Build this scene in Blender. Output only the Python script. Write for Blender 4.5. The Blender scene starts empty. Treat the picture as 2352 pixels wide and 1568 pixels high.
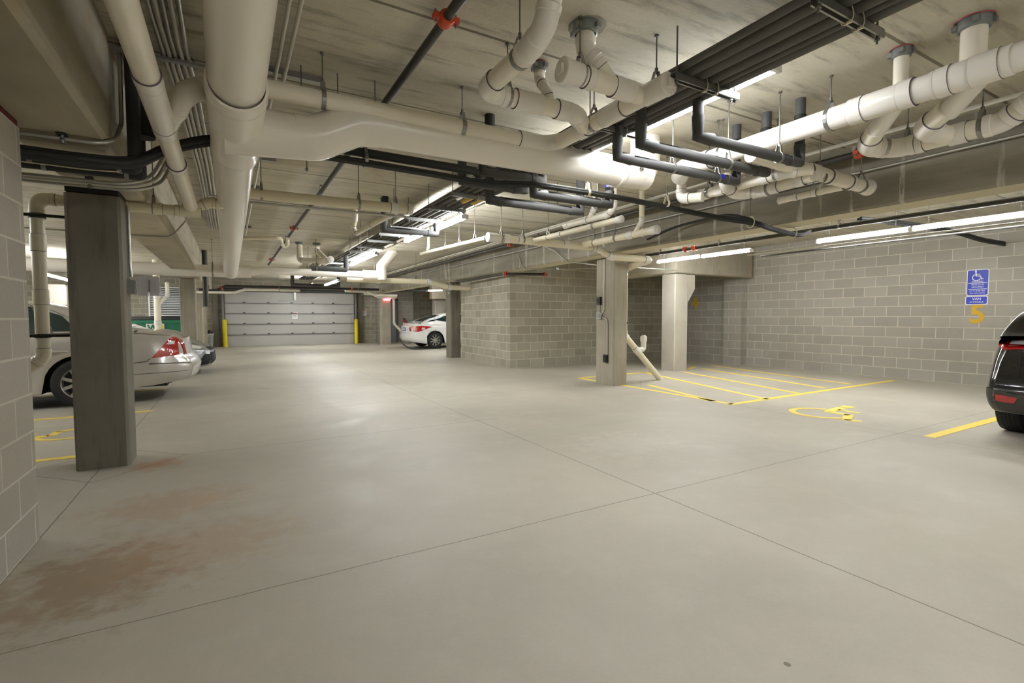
import bpy, bmesh, math, random
from mathutils import Vector, Matrix
from mathutils.bvhtree import BVHTree
random.seed(7)
PI = math.pi
S = bpy.context.scene
COL = S.collection

# ------------------------------------------------------------------ camera, world, exposure
FPX, YAW, PIT, ROLL, CH = 1135.0, math.radians(29.7), math.radians(-2.77), math.radians(-0.15), 1.22
FW = Vector((math.sin(YAW) * math.cos(PIT), math.cos(YAW) * math.cos(PIT), math.sin(PIT)))
_r0 = Vector((math.cos(YAW), -math.sin(YAW), 0)); _u0 = _r0.cross(FW)
RT = _r0 * math.cos(ROLL) + _u0 * math.sin(ROLL)
UP = -_r0 * math.sin(ROLL) + _u0 * math.cos(ROLL)
CAM = Vector((0, 0, CH))
cd = bpy.data.cameras.new('camera'); cam = bpy.data.objects.new('camera', cd); COL.objects.link(cam)
cd.sensor_width = 36.0; cd.lens = FPX / 2352 * 36.0; cd.clip_start = 0.02; cd.clip_end = 200
cam.matrix_world = Matrix(((RT.x, UP.x, -FW.x, CAM.x), (RT.y, UP.y, -FW.y, CAM.y), (RT.z, UP.z, -FW.z, CAM.z), (0, 0, 0, 1)))
S.camera = cam
S.view_settings.view_transform = 'Standard'; S.view_settings.look = 'None'
S.view_settings.gamma = 1.0; S.view_settings.use_curve_mapping = False
S.view_settings.exposure = 1.68
S.cycles.use_denoising = True
S.cycles.use_adaptive_sampling = True; S.cycles.adaptive_threshold = 0.12
S.cycles.max_bounces = 6; S.cycles.diffuse_bounces = 5; S.cycles.glossy_bounces = 3; S.cycles.caustics_reflective = False; S.cycles.caustics_refractive = False
S.cycles.sample_clamp_indirect = 6.0
w = bpy.data.worlds.new('world'); S.world = w; w.use_nodes = True
w.node_tree.nodes['Background'].inputs[0].default_value = (0.9, 0.95, 1, 1)
w.node_tree.nodes['Background'].inputs[1].default_value = 0.02
TUBE = 48.0          # emission of the fluorescent tubes

# survey of the photograph: a pixel of the 2352 x 1568 frame turned into the point of a known plane
def ray(x, y): return FW * FPX + RT * (x - 1176) - UP * (y - 784)
def Q(x, y, z=0.0):
    d = ray(x, y); return CAM + d * ((z - CH) / d.z)
def QX(x, y, X):
    d = ray(x, y); return CAM + d * (X / d.x)
def QY(x, y, Y):
    d = ray(x, y); return CAM + d * (Y / d.y)
def V(*a): return Vector(a)
def XR(a, b, z):            # a straight run across the garage between two sighted points
    p, q = Q(*a, z), Q(*b, z); y = (p.y + q.y) / 2; return [V(p.x, y, z), V(q.x, y, z)]
def YR(a, b, z):            # a straight run along the garage
    p, q = Q(*a, z), Q(*b, z); x = (p.x + q.x) / 2; return [V(x, p.y, z), V(x, q.y, z)]

# ------------------------------------------------------------------ materials
def srgb(r, g, b):
    f = lambda c: (c / 255 / 12.92) if c / 255 <= 0.04045 else ((c / 255 + 0.055) / 1.055) ** 2.4
    return (f(r), f(g), f(b), 1)
def newmat(name):
    m = bpy.data.materials.new(name); m.use_nodes = True
    nt = m.node_tree; return m, nt, nt.nodes['Principled BSDF']
def N(nt, t, **k):
    n = nt.nodes.new(t)
    for a, v in k.items():
        if a.startswith('i_'): n.inputs[a[2:].replace('_', ' ')].default_value = v
        else: setattr(n, a, v)
    return n
def simple(name, col, rough=0.5, metal=0.0, spec=0.5, coat=0.0, noise=0.0, nscale=8.0, emit=None, es=0, alpha=None, trans=None):
    m, nt, b = newmat(name)
    b.inputs['Base Color'].default_value = col; b.inputs['Roughness'].default_value = rough
    b.inputs['Metallic'].default_value = metal; b.inputs['Specular IOR Level'].default_value = spec
    b.inputs['Coat Weight'].default_value = coat; b.inputs['Coat Roughness'].default_value = 0.04
    if emit: b.inputs['Emission Color'].default_value = emit; b.inputs['Emission Strength'].default_value = es
    if trans: b.inputs['Transmission Weight'].default_value = trans
    if noise:
        tc = N(nt, 'ShaderNodeTexCoord'); nz = N(nt, 'ShaderNodeTexNoise', i_Scale=nscale, i_Detail=4.0)
        mr = N(nt, 'ShaderNodeMapRange', i_To_Min=1 - noise, i_To_Max=1 + noise)
        mx = N(nt, 'ShaderNodeVectorMath', operation='SCALE'); mx.inputs[0].default_value = col[:3]
        nt.links.new(tc.outputs['Object'], nz.inputs['Vector']); nt.links.new(nz.outputs['Fac'], mr.inputs['Value'])
        nt.links.new(mr.outputs['Result'], mx.inputs['Scale']); nt.links.new(mx.outputs['Vector'], b.inputs['Base Color'])
    return m

def mixc(nt, a, b, fac, blend='MIX'):
    n = nt.nodes.new('ShaderNodeMix'); n.data_type = 'RGBA'; n.blend_type = blend
    for s, v in ((6, a), (7, b), (0, fac)):
        if isinstance(v, (tuple, list)): n.inputs[s].default_value = v
        elif isinstance(v, (int, float)): n.inputs[s].default_value = v
        else: nt.links.new(v, n.inputs[s])
    return n.outputs[2]
def mth(nt, op, a, b=None, c=None, clamp=False):
    n = nt.nodes.new('ShaderNodeMath'); n.operation = op; n.use_clamp = clamp
    for i, v in enumerate((a, b, c)):
        if v is None: continue
        if isinstance(v, (int, float)): n.inputs[i].default_value = v
        else: nt.links.new(v, n.inputs[i])
    return n.outputs[0]
def noise(nt, vec, scale, detail=4.0, rough=0.55, stretch=None):
    if stretch:
        mp = nt.nodes.new('ShaderNodeMapping'); mp.inputs['Scale'].default_value = stretch
        nt.links.new(vec, mp.inputs['Vector']); vec = mp.outputs[0]
    n = N(nt, 'ShaderNodeTexNoise', i_Scale=scale, i_Detail=detail, i_Roughness=rough)
    nt.links.new(vec, n.inputs['Vector']); return n.outputs['Fac']
def ramp(nt, v, lo, hi, a=0.0, b=1.0):
    n = N(nt, 'ShaderNodeMapRange', i_From_Min=lo, i_From_Max=hi, i_To_Min=a, i_To_Max=b)
    nt.links.new(v, n.inputs['Value']); return n.outputs['Result']
def linemask(nt, coord, at, half, wob=None):
    d = mth(nt, 'ABSOLUTE', mth(nt, 'SUBTRACT', coord, at))
    return mth(nt, 'LESS_THAN', d, half)
def bump(nt, b, h, strength=0.2, dist=0.01):
    n = N(nt, 'ShaderNodeBump', i_Strength=strength, i_Distance=dist)
    nt.links.new(h, n.inputs['Height']); nt.links.new(n.outputs[0], b.inputs['Normal'])

def concrete(name, c1, c2, rough=0.85, streak=None, spots=None, scale=1.2):
    m, nt, b = newmat(name); tc = N(nt, 'ShaderNodeTexCoord').outputs['Object']
    a = noise(nt, tc, scale, 6, 0.6); f = noise(nt, tc, 22, 4, 0.6)
    col = mixc(nt, c1, c2, ramp(nt, a, 0.3, 0.7))
    col = mixc(nt, col, (0.5, 0.5, 0.5, 1), ramp(nt, f, 0.35, 0.75, 0, 0.25), 'SOFT_LIGHT')
    if streak:
        s = noise(nt, tc, 3.0, 4, 0.6, streak[0]); col = mixc(nt, col, streak[1], ramp(nt, s, 0.52, 0.72, 0, streak[2]))
    if spots:
        s = noise(nt, tc, spots[0], 3, 0.5); col = mixc(nt, col, spots[1], ramp(nt, s, 0.62, 0.72, 0, spots[2]))
    nt.links.new(col, b.inputs['Base Color']); b.inputs['Roughness'].default_value = rough
    b.inputs['Specular IOR Level'].default_value = 0.25
    bump(nt, b, f, 0.25, 0.004)
    return m

M = {}
M['column'] = concrete('column concrete', srgb(172, 164, 147), srgb(148, 142, 127), streak=((6, 6, .5), srgb(120, 115, 102), .5))
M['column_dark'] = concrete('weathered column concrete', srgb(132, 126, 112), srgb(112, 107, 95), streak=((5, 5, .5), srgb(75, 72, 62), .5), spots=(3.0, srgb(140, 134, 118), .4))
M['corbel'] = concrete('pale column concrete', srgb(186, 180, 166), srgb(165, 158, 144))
M['beam'] = concrete('beam concrete', srgb(200, 191, 170), srgb(172, 164, 146), streak=((.35, .35, 5), srgb(130, 123, 106), .5))
# beam with white lime streaks
def beam_streaked():
    m, nt, b = newmat('beam concrete with lime streaks'); tc = N(nt, 'ShaderNodeTexCoord').outputs['Object']
    sp = N(nt, 'ShaderNodeSeparateXYZ'); nt.links.new(tc, sp.inputs[0])
    a = noise(nt, tc, 1.5, 6, .6, (.5, .5, 3)); f = noise(nt, tc, 25, 4)
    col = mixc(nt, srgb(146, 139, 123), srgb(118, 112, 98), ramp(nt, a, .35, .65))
    s = noise(nt, tc, 4.5, 3, .5, (0, 1.6, .10)); s2 = noise(nt, tc, 30, 3, .6, (0, 1, .25))
    msk = mth(nt, 'MULTIPLY', ramp(nt, s, .60, .635), ramp(nt, s2, .36, .5))
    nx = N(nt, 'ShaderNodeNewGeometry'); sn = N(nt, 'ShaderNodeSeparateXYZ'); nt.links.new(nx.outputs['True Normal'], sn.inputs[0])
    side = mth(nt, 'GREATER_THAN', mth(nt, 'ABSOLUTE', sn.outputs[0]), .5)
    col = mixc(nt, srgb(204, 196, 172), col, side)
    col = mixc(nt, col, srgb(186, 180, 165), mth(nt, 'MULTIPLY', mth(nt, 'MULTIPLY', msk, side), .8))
    nt.links.new(col, b.inputs['Base Color']); b.inputs['Roughness'].default_value = .85; b.inputs['Specular IOR Level'].default_value = .2
    bump(nt, b, f, .25, .004); return m
M['beam_streaked'] = beam_streaked()
def beam_stained():
    m, nt, b = newmat('beam concrete with ochre stains'); tc = N(nt, 'ShaderNodeTexCoord').outputs['Object']
    a = noise(nt, tc, 2.0, 6, .6, (1, .4, 1)); f = noise(nt, tc, 25, 4); s = noise(nt, tc, 1.6, 5, .6, (1.6, .8, 1))
    col = mixc(nt, srgb(170, 162, 142), srgb(138, 131, 115), ramp(nt, a, .3, .7))
    col = mixc(nt, col, srgb(150, 122, 78), ramp(nt, s, .52, .70, 0, .6))
    nt.links.new(col, b.inputs['Base Color']); b.inputs['Roughness'].default_value = .85; b.inputs['Specular IOR Level'].default_value = .2
    bump(nt, b, f, .25, .004); return m
M['beam_stained'] = beam_stained()

def cmu(name, ca, cb, mortar, off=0.0, rowoff=0.0):
    m, nt, b = newmat(name); geo = N(nt, 'ShaderNodeNewGeometry'); tc = N(nt, 'ShaderNodeTexCoord').outputs['Object']
    sp = N(nt, 'ShaderNodeSeparateXYZ'); nt.links.new(tc, sp.inputs[0])
    sn = N(nt, 'ShaderNodeSeparateXYZ'); nt.links.new(geo.outputs['True Normal'], sn.inputs[0])
    isx = mth(nt, 'GREATER_THAN', mth(nt, 'ABSOLUTE', sn.outputs[0]), .5)
    u = mth(nt, 'ADD', mth(nt, 'MULTIPLY', sp.outputs[1], isx), mth(nt, 'MULTIPLY', sp.outputs[0], mth(nt, 'SUBTRACT', 1.0, isx)))
    u = mth(nt, 'ADD', u, 40 + off)
    cb_ = N(nt, 'ShaderNodeCombineXYZ'); nt.links.new(u, cb_.inputs[0]); nt.links.new(mth(nt, 'ADD', sp.outputs[2], rowoff), cb_.inputs[1])
    br = N(nt, 'ShaderNodeTexBrick', offset=.5, offset_frequency=2, squash=1.0)
    for k, v in (('Scale', 1.0), ('Brick Width', .4064), ('Row Height', .2032), ('Mortar Size', .0065), ('Mortar Smooth', .15), ('Bias', 0.0)):
        br.inputs[k].default_value = v
    br.inputs['Color1'].default_value = ca; br.inputs['Color2'].default_value = cb; br.inputs['Mortar'].default_value = mortar
    nt.links.new(cb_.outputs[0], br.inputs['Vector'])
    f = noise(nt, tc, 60, 3, .7); g = noise(nt, tc, .9, 5, .6)
    col = mixc(nt, br.outputs['Color'], (.5, .5, .5, 1), ramp(nt, f, .35, .75, 0, .22), 'MULTIPLY')
    col = mixc(nt, col, srgb(150, 143, 128), ramp(nt, g, .5, .75, 0, .45))
    v = noise(nt, tc, 6, 4, .6, (1, 1, .12)); col = mixc(nt, col, srgb(190, 184, 172), ramp(nt, v, .66, .74, 0, .35))
    nt.links.new(col, b.inputs['Base Color']); b.inputs['Roughness'].default_value = .9; b.inputs['Specular IOR Level'].default_value = .15
    bump(nt, b, mth(nt, 'ADD', mth(nt, 'MULTIPLY', br.outputs['Fac'], -1.0), mth(nt, 'MULTIPLY', f, .3)), .35, .006)
    return m
M['cmu'] = cmu('grey concrete block', srgb(172, 167, 157), srgb(160, 155, 145), srgb(206, 200, 184))
M['cmu_left'] = cmu('near block wall', srgb(168, 161, 149), srgb(156, 150, 139), srgb(190, 184, 171), .1)
M['cmu_box'] = cmu('block of the plant room', srgb(172, 166, 150), srgb(152, 147, 131), srgb(210, 203, 182), .105)

def floor_mat():
    m, nt, b = newmat('sealed concrete floor'); tc = N(nt, 'ShaderNodeTexCoord').outputs['Object']
    sp = N(nt, 'ShaderNodeSeparateXYZ'); nt.links.new(tc, sp.inputs[0]); X, Y = sp.outputs[0], sp.outputs[1]
    a = noise(nt, tc, .55, 6, .6); c = noise(nt, tc, 2.2, 6, .65); f = noise(nt, tc, 60, 3, .6)
    t = noise(nt, tc, .8, 5, .6, (.35, 1.6, 1))
    col = mixc(nt, srgb(186, 179, 164), srgb(168, 162, 148), ramp(nt, a, .35, .65))
    col = mixc(nt, col, srgb(194, 188, 174), ramp(nt, c, .5, .72, 0, .6))
    col = mixc(nt, col, srgb(164, 163, 146), ramp(nt, t, .55, .72, 0, .5))
    col = mixc(nt, col, (.5, .5, .5, 1), ramp(nt, f, .3, .8, 0, .12), 'MULTIPLY')
    # brown damp stain beside the near block wall and rust near the column foot
    def blob(cx, cy, rx, ry, colr, amt, nsc=3.0):
        nonlocal col
        dx = mth(nt, 'DIVIDE', mth(nt, 'SUBTRACT', X, cx), rx); dy = mth(nt, 'DIVIDE', mth(nt, 'SUBTRACT', Y, cy), ry)
        d = mth(nt, 'SQRT', mth(nt, 'ADD', mth(nt, 'MULTIPLY', dx, dx), mth(nt, 'MULTIPLY', dy, dy)))
        n = noise(nt, tc, nsc, 6, .65)
        k = mth(nt, 'ADD', d, mth(nt, 'MULTIPLY', mth(nt, 'SUBTRACT', n, .5), 2.6))
        col = mixc(nt, col, colr, ramp(nt, k, 1.05, .35, 0, amt))
    blob(-.62, 2.95, .45, .50, srgb(136, 108, 74), .6, 9)
    blob(-.15, 3.1, .55, .42, srgb(164, 136, 106), .45, 8)
    blob(-.35, 3.9, .5, .35, srgb(168, 138, 108), .5, 10)
    blob(-.55, 5.0, .22, .2, srgb(176, 122, 82), .6, 7)
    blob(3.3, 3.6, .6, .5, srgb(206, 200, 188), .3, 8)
    # dark specks
    vz = N(nt, 'ShaderNodeTexVoronoi', i_Scale=1.15); nt.links.new(tc, vz.inputs['Vector'])
    spk = mth(nt, 'LESS_THAN', vz.outputs['Distance'], .022)
    col = mixc(nt, col, srgb(86, 74, 62), mth(nt, 'MULTIPLY', spk, .7))
    # saw cut joints
    wob = mth(nt, 'MULTIPLY', mth(nt, 'SUBTRACT', noise(nt, tc, 5, 3), .5), .012)
    Xw, Yw = mth(nt, 'ADD', X, wob), mth(nt, 'ADD', Y, wob)
    ms = []
    for at in (2.53, -.95): ms.append(linemask(nt, Xw, at, .0045))
    for at in (2.44, 7.08): ms.append(linemask(nt, Yw, at, .0035))
    ms.append(mth(nt, 'MULTIPLY', linemask(nt, Yw, 5.25, .0045), mth(nt, 'MULTIPLY', mth(nt, 'GREATER_THAN', X, -.38), mth(nt, 'LESS_THAN', X, 2.8))))
    # diamond round the near column
    dd = mth(nt, 'ADD', mth(nt, 'ABSOLUTE', mth(nt, 'SUBTRACT', Xw, -.92)), mth(nt, 'ABSOLUTE', mth(nt, 'SUBTRACT', Yw, 5.25)))
    ms.append(linemask(nt, dd, .55, .006))
    dd = mth(nt, 'ADD', mth(nt, 'ABSOLUTE', mth(nt, 'SUBTRACT', Xw, 6.05)), mth(nt, 'ABSOLUTE', mth(nt, 'SUBTRACT', Yw, 6.95)))
    ms.append(linemask(nt, dd, .75, .004))
    ms.append(mth(nt, 'MULTIPLY', linemask(nt, Xw, 6.05, .004), mth(nt, 'LESS_THAN', Y, 6.2)))
    k = ms[0]
    for q in ms[1:]: k = mth(nt, 'MAXIMUM', k, q)
    col = mixc(nt, col, srgb(112, 99, 82), mth(nt, 'MULTIPLY', k, .8))
    nt.links.new(col, b.inputs['Base Color'])
    nt.links.new(ramp(nt, c, .3, .7, .42, .62), b.inputs['Roughness'])
    b.inputs['Specular IOR Level'].default_value = .35
    bump(nt, b, mth(nt, 'SUBTRACT', mth(nt, 'MULTIPLY', f, .25), mth(nt, 'MULTIPLY', k, 1.0)), .2, .004)
    return m
M['floor'] = floor_mat()

def ceil_mat():
    m, nt, b = newmat('hollow core plank ceiling'); tc = N(nt, 'ShaderNodeTexCoord').outputs['Object']
    sp = N(nt, 'ShaderNodeSeparateXYZ'); nt.links.new(tc, sp.inputs[0]); X, Y = sp.outputs[0], sp.outputs[1]
    fr = mth(nt, 'MODULO', mth(nt, 'ADD', Y, 40 * 1.22 - 2.79 + .61), 1.22)
    d = mth(nt, 'ABSOLUTE', mth(nt, 'SUBTRACT', fr, .61))
    seam = mth(nt, 'LESS_THAN', d, .012)
    pid = N(nt, 'ShaderNodeTexWhiteNoise', noise_dimensions='1D')
    nt.links.new(mth(nt, 'FLOOR', mth(nt, 'DIVIDE', mth(nt, 'ADD', Y, 40 * 1.22 - 2.79), 1.22)), pid.inputs['W'])
    a = noise(nt, tc, 1.0, 6, .65, (.5, 2.2, 1)); c = noise(nt, tc, 7, 5, .65, (.25, 1.6, 1)); f = noise(nt, tc, 45, 3, .6); s = noise(nt, tc, .75, 4, .6)
    col = mixc(nt, srgb(210, 203, 184), srgb(180, 173, 154), ramp(nt, a, .33, .67))
    col = mixc(nt, col, srgb(118, 112, 98), ramp(nt, c, .52, .70, 0, .7))
    col = mixc(nt, col, srgb(198, 192, 176), ramp(nt, pid.outputs['Value'], 0, 1, 0, .25))
    col = mixc(nt, col, srgb(150, 122, 72), ramp(nt, s, .62, .74, 0, .5))
    col = mixc(nt, col, (.5, .5, .5, 1), ramp(nt, f, .35, .75, 0, .15), 'MULTIPLY')
    col = mixc(nt, col, srgb(92, 84, 68), mth(nt, 'MULTIPLY', seam, .75))
    nt.links.new(col, b.inputs['Base Color']); b.inputs['Roughness'].default_value = .9; b.inputs['Specular IOR Level'].default_value = .15
    bump(nt, b, mth(nt, 'SUBTRACT', mth(nt, 'MULTIPLY', f, .3), seam), .35, .01)
    return m
M['ceiling'] = ceil_mat()

M['pvc'] = simple('cream white pvc', srgb(232, 225, 208), .32, noise=.05, nscale=3)
M['pvc_fit'] = simple('white pvc fitting', srgb(226, 221, 212), .3)
M['pvc_tan'] = simple('beige pvc', srgb(224, 215, 188), .36, noise=.05, nscale=3)
M['duct'] = simple('painted white main', srgb(234, 228, 216), .25, noise=.03, nscale=2)
M['primer'] = simple('dark primer ring', srgb(92, 80, 92), .5)
M['ins'] = simple('dark grey pipe insulation', srgb(74, 73, 72), .75, noise=.15, nscale=6)
M['insblk'] = simple('black pipe insulation', srgb(38, 38, 36), .7, noise=.2, nscale=8)
M['rack'] = simple('charcoal insulated line', srgb(98, 96, 91), .8, spec=.25, noise=.12, nscale=4)
M['steel'] = simple('galvanised steel', srgb(150, 150, 146), .38, .85, noise=.1, nscale=30)
M['rod'] = simple('dull steel rod', srgb(120, 118, 112), .45, .7)
M['emt'] = simple('steel conduit', srgb(176, 174, 166), .34, .75)
M['emtpaint'] = simple('pale conduit', srgb(196, 192, 180), .45, .1)
M['blacksteel'] = simple('black steel pipe', srgb(58, 56, 52), .45, .3)
M['orange'] = simple('orange painted iron', srgb(196, 74, 40), .5, noise=.15, nscale=20)
M['red'] = simple('red paint', srgb(168, 34, 28), .4)
M['red_in_shade'] = simple('shadow-darkened red sealant', srgb(92, 22, 20), .7)  # red made darker in colour to carry the shadow on this strip
M['collar'] = simple('grey collar metal', srgb(140, 144, 142), .4, .5)
M['blk'] = simple('black rubber', srgb(24, 24, 24), .6)
M['blue'] = simple('blue plastic', srgb(40, 48, 170), .4)
M['white'] = simple('white paint', srgb(232, 232, 230), .4)
M['greybox'] = simple('grey electrical box', srgb(170, 170, 166), .45, .2)
M['darkbox'] = simple('black device plate', srgb(30, 28, 28), .35)
M['yellow'] = simple('yellow floor paint', srgb(240, 212, 96), .55, noise=.12, nscale=18)
M['yellow_wall'] = simple('yellow wall paint', srgb(206, 164, 40), .6, noise=.12, nscale=30)
M['bollard'] = simple('yellow bollard sleeve', srgb(226, 205, 30), .4)
M['door'] = simple('grey white door panel', srgb(176, 174, 170), .45, noise=.03, nscale=2)
M['doordark'] = simple('dark door seam', srgb(70, 70, 70), .5)
M['zip'] = simple('cream cable tie', srgb(214, 206, 176), .5)
M['tube'] = simple('lit fluorescent tube', (1, 1, 1, 1), .5, emit=(.94, .97, 1.0, 1), es=TUBE)
M['fixture'] = simple('white lamp housing', srgb(228, 228, 226), .4)
M['glass_dark'] = simple('tinted car glass', srgb(20, 44, 44), .06, spec=.8, coat=.5)
M['tire'] = simple('tyre rubber', srgb(30, 29, 28), .8, noise=.1, nscale=12)
M['rim'] = simple('alloy rim', srgb(188, 186, 180), .3, .7)
M['gold'] = simple('brushed pale metal', srgb(186, 178, 150), .4, .6)
M['green'] = simple('green dumpster paint', srgb(28, 118, 84), .45, noise=.1, nscale=5)
M['doorgrey'] = simple('grey steel door', srgb(112, 114, 112), .45)
M['clear'] = simple('clear plastic cover', srgb(214, 210, 210), .12, trans=.35, spec=.8)
M['wood'] = simple('bare plywood edge', srgb(176, 132, 76), .8, noise=.2, nscale=15)
M['signblue'] = simple('sign blue', srgb(42, 58, 178), .35)
M['exitred'] = simple('lit exit sign', srgb(255, 90, 90), .4, emit=(1, .16, .17, 1), es=2.2)
M['exitdark'] = simple('exit letter red', srgb(200, 40, 40), .4, emit=(.75, .02, .02, 1), es=.9)

# ------------------------------------------------------------------ mesh builder
class MB:
    def __init__(s): s.v, s.f, s.m, s.s = [], [], [], []
    def add(s, vs, fs, mi=0, smooth=False):
        o = len(s.v); s.v += [Vector(p) for p in vs]
        for f in fs: s.f.append([i + o for i in f]); s.m.append(mi); s.s.append(smooth)
        return s
    def box(s, x0, x1, y0, y1, z0, z1, mi=0):
        P = [(x, y, z) for x in (x0, x1) for y in (y0, y1) for z in (z0, z1)]
        return s.add(P, [(0, 1, 3, 2), (4, 6, 7, 5), (0, 4, 5, 1), (2, 3, 7, 6), (0, 2, 6, 4), (1, 5, 7, 3)], mi)
    def obox(s, c, ax, ay, az, mi=0):     # oriented box: centre and three half-axis vectors
        P = [c + ax * i + ay * j + az * k for i in (-1, 1) for j in (-1, 1) for k in (-1, 1)]
        return s.add(P, [(0, 1, 3, 2), (4, 6, 7, 5), (0, 4, 5, 1), (2, 3, 7, 6), (0, 2, 6, 4), (1, 5, 7, 3)], mi)
    def prism(s, pts, off, mi=0, smooth=False):     # polygon swept by an offset vector
        n = len(pts); off = Vector(off); A = [Vector(p) for p in pts]; B = [p + off for p in A]
        s.add(A + B, [tuple(range(n))[::-1], tuple(range(n, 2 * n))] + [(i, (i + 1) % n, n + (i + 1) % n, n + i) for i in range(n)], mi, smooth)
        return s
    def tube(s, pts, r, n=16, mi=0, caps=True, r1=None):
        P = [Vector(p) for p in pts]; Q_ = [P[0]]
        for p in P[1:]:
            if (p - Q_[-1]).length > 1e-5: Q_.append(p)
        P = Q_; T = []
        for i in range(len(P)):
            a = P[min(i + 1, len(P) - 1)] - P[max(i - 1, 0)]
            if 0 < i < len(P) - 1: a = (P[i + 1] - P[i]).normalized() + (P[i] - P[i - 1]).normalized()
            T.append(a.normalized())
        up = V(0, 0, 1) if abs(T[0].z) < .9 else V(1, 0, 0)
        nrm = (up - T[0] * up.dot(T[0])).normalized(); rings = []
        for i, p in enumerate(P):
            if i: 
                nrm = nrm - T[i] * nrm.dot(T[i]); nrm.normalize()
            bi = T[i].cross(nrm); rr = r if r1 is None else r + (r1 - r) * i / (len(P) - 1)
            sc = 1.0
            rings.append([p + (nrm * math.cos(2 * PI * k / n) + bi * math.sin(2 * PI * k / n)) * rr for k in range(n)])
        vs = [q for R_ in rings for q in R_]
        fs = [(i * n + k, i * n + (k + 1) % n, (i + 1) * n + (k + 1) % n, (i + 1) * n + k) for i in range(len(P) - 1) for k in range(n)]
        s.add(vs, fs, mi, True)
        if caps:
            s.add(rings[0], [tuple(range(n))[::-1]], mi); s.add(rings[-1], [tuple(range(n))], mi)
        return s
    def lathe(s, o, d, prof, n=20, mi=0, closed=False):    # prof: (distance along d, radius)
        o = Vector(o); d = Vector(d).normalized(); up = V(0, 0, 1) if abs(d.z) < .9 else V(1, 0, 0)
        a = (up - d * up.dot(d)).normalized(); b = d.cross(a)
        pr = list(prof) + ([prof[0]] if closed else [])
        for (t0, r0), (t1, r1) in zip(pr[:-1], pr[1:]):
            vs = [o + d * t + (a * math.cos(2 * PI * k / n) + b * math.sin(2 * PI * k / n)) * r for t, r in ((t0, r0), (t1, r1)) for k in range(n)]
            s.add(vs, [(k, (k + 1) % n, n + (k + 1) % n, n + k) for k in range(n)], mi, abs(t1 - t0) > 1e-6)
        return s
    def build(s, name, mats, parent=None, rel=True):
        me = bpy.data.meshes.new(name); off = Vector((0, 0, 0))
        if parent is not None and rel:
            p = parent
            while p is not None: off = off + p.location; p = p.parent
        me.from_pydata([tuple(p - off) for p in s.v], [], s.f)
        if not isinstance(mats, (list, tuple)): mats = [mats]
        for m in mats: me.materials.append(M[m] if isinstance(m, str) else m)
        me.polygons.foreach_set('material_index', s.m); me.polygons.foreach_set('use_smooth', s.s)
        me.update()
        o = bpy.data.objects.new(name, me); COL.objects.link(o)
        if parent is not None: o.parent = parent
        return o

LABELS = set()
def tag(o, label, cat, group=None, kind=None):
    if label in LABELS and not group: print('DUPLICATE LABEL', label)
    LABELS.add(label); o['label'] = label
    if cat: o['category'] = cat
    if group: o['group'] = group
    if kind: o['kind'] = kind
    return o
def struct(mb, name, mats, label, cat):
    return tag(mb.build(name, mats), label, cat, kind='structure')
def empty(name, loc, rz=0):
    o = bpy.data.objects.new(name, None); COL.objects.link(o); o.location = loc; o.rotation_euler = (0, 0, rz); o.empty_display_size = .1
    return o

def fillet(pts, R, seg=6):
    P = [Vector(p) for p in pts]; out = [P[0]]
    for i in range(1, len(P) - 1):
        a, b = P[i - 1] - P[i], P[i + 1] - P[i]; la, lb = a.length, b.length
        if la < 1e-6 or lb < 1e-6: continue
        a.normalize(); b.normalize(); ang = a.angle(b)
        if ang > PI - .03: out.append(P[i]); continue
        t = min(R / math.tan(ang / 2), la * .49, lb * .49); RR = t * math.tan(ang / 2)
        c = P[i] + (a + b).normalized() * (RR / math.sin(ang / 2))
        p0, p1 = P[i] + a * t, P[i] + b * t; v0, v1 = p0 - c, p1 - c; tot = v0.angle(v1)
        for k in range(seg + 1):
            u = k / seg
            out.append(c + (v0 * math.sin((1 - u) * tot) + v1 * math.sin(u * tot)) / math.sin(tot))
    out.append(P[-1]); return out
def smooth_path(pts, n=8):      # Catmull-Rom for cables
    P = [Vector(p) for p in pts]; P = [P[0] * 2 - P[1]] + P + [P[-1] * 2 - P[-2]]; out = []
    for i in range(1, len(P) - 2):
        for k in range(n):
            t = k / n; a, b, c, d = P[i - 1], P[i], P[i + 1], P[i + 2]
            out.append(.5 * ((2 * b) + (c - a) * t + (2 * a - 5 * b + 4 * c - d) * t * t + (3 * b - a - 3 * c + d) * t ** 3))
    out.append(P[-2]); return out

# ------------------------------------------------------------------ lamps (they light the place)
def lamp(p0, p1, label, zc=2.95, group=None, hw=.018):
    p0, p1 = Vector(p0), Vector(p1); d = (p1 - p0); L = d.length; d.normalize(); sd = V(-d.y, d.x, 0)
    t = empty('strip_light', tuple((p0 + p1) / 2)); tag(t, label, 'light', group)
    h = MB(); c = (p0 + p1) / 2 + V(0, 0, .045)
    h.obox(c + V(0, 0, -.005), d * (L / 2), sd * hw, V(0, 0, .020)); h.obox(c + V(0, 0, -.032), d * (L / 2), sd * .010, V(0, 0, .012))
    for e in (p0, p1): h.obox(e + V(0, 0, .016), d * .012, sd * .046, V(0, 0, .026))
    h.build('lamp_housing', 'fixture', t)
    for s in (-1, 1):
        MB().tube([p0 + sd * .032 * s + V(0, 0, .012) + d * .015, p1 + sd * .032 * s + V(0, 0, .012) - d * .015], .015, 6, caps=False).build('fluorescent_tube', 'tube', t)
    for f in (.14, .86):
        q = p0 + d * L * f; MB().tube([q + V(0, 0, .06), V(q.x, q.y, zc)], .004, 6).build('hanging_rod', 'rod', t)
    return t
lamp((3.0, 1.93, 2.76), (3.0, 3.14, 2.76), 'lit strip light beside the dark pipe rack, the nearest one to the camera', hw=.055)
lamp((2.99, 3.17, 2.77), (2.98, 4.38, 2.77), 'lit strip light above the fat white cross main where its glare is brightest', hw=.055)
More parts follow.
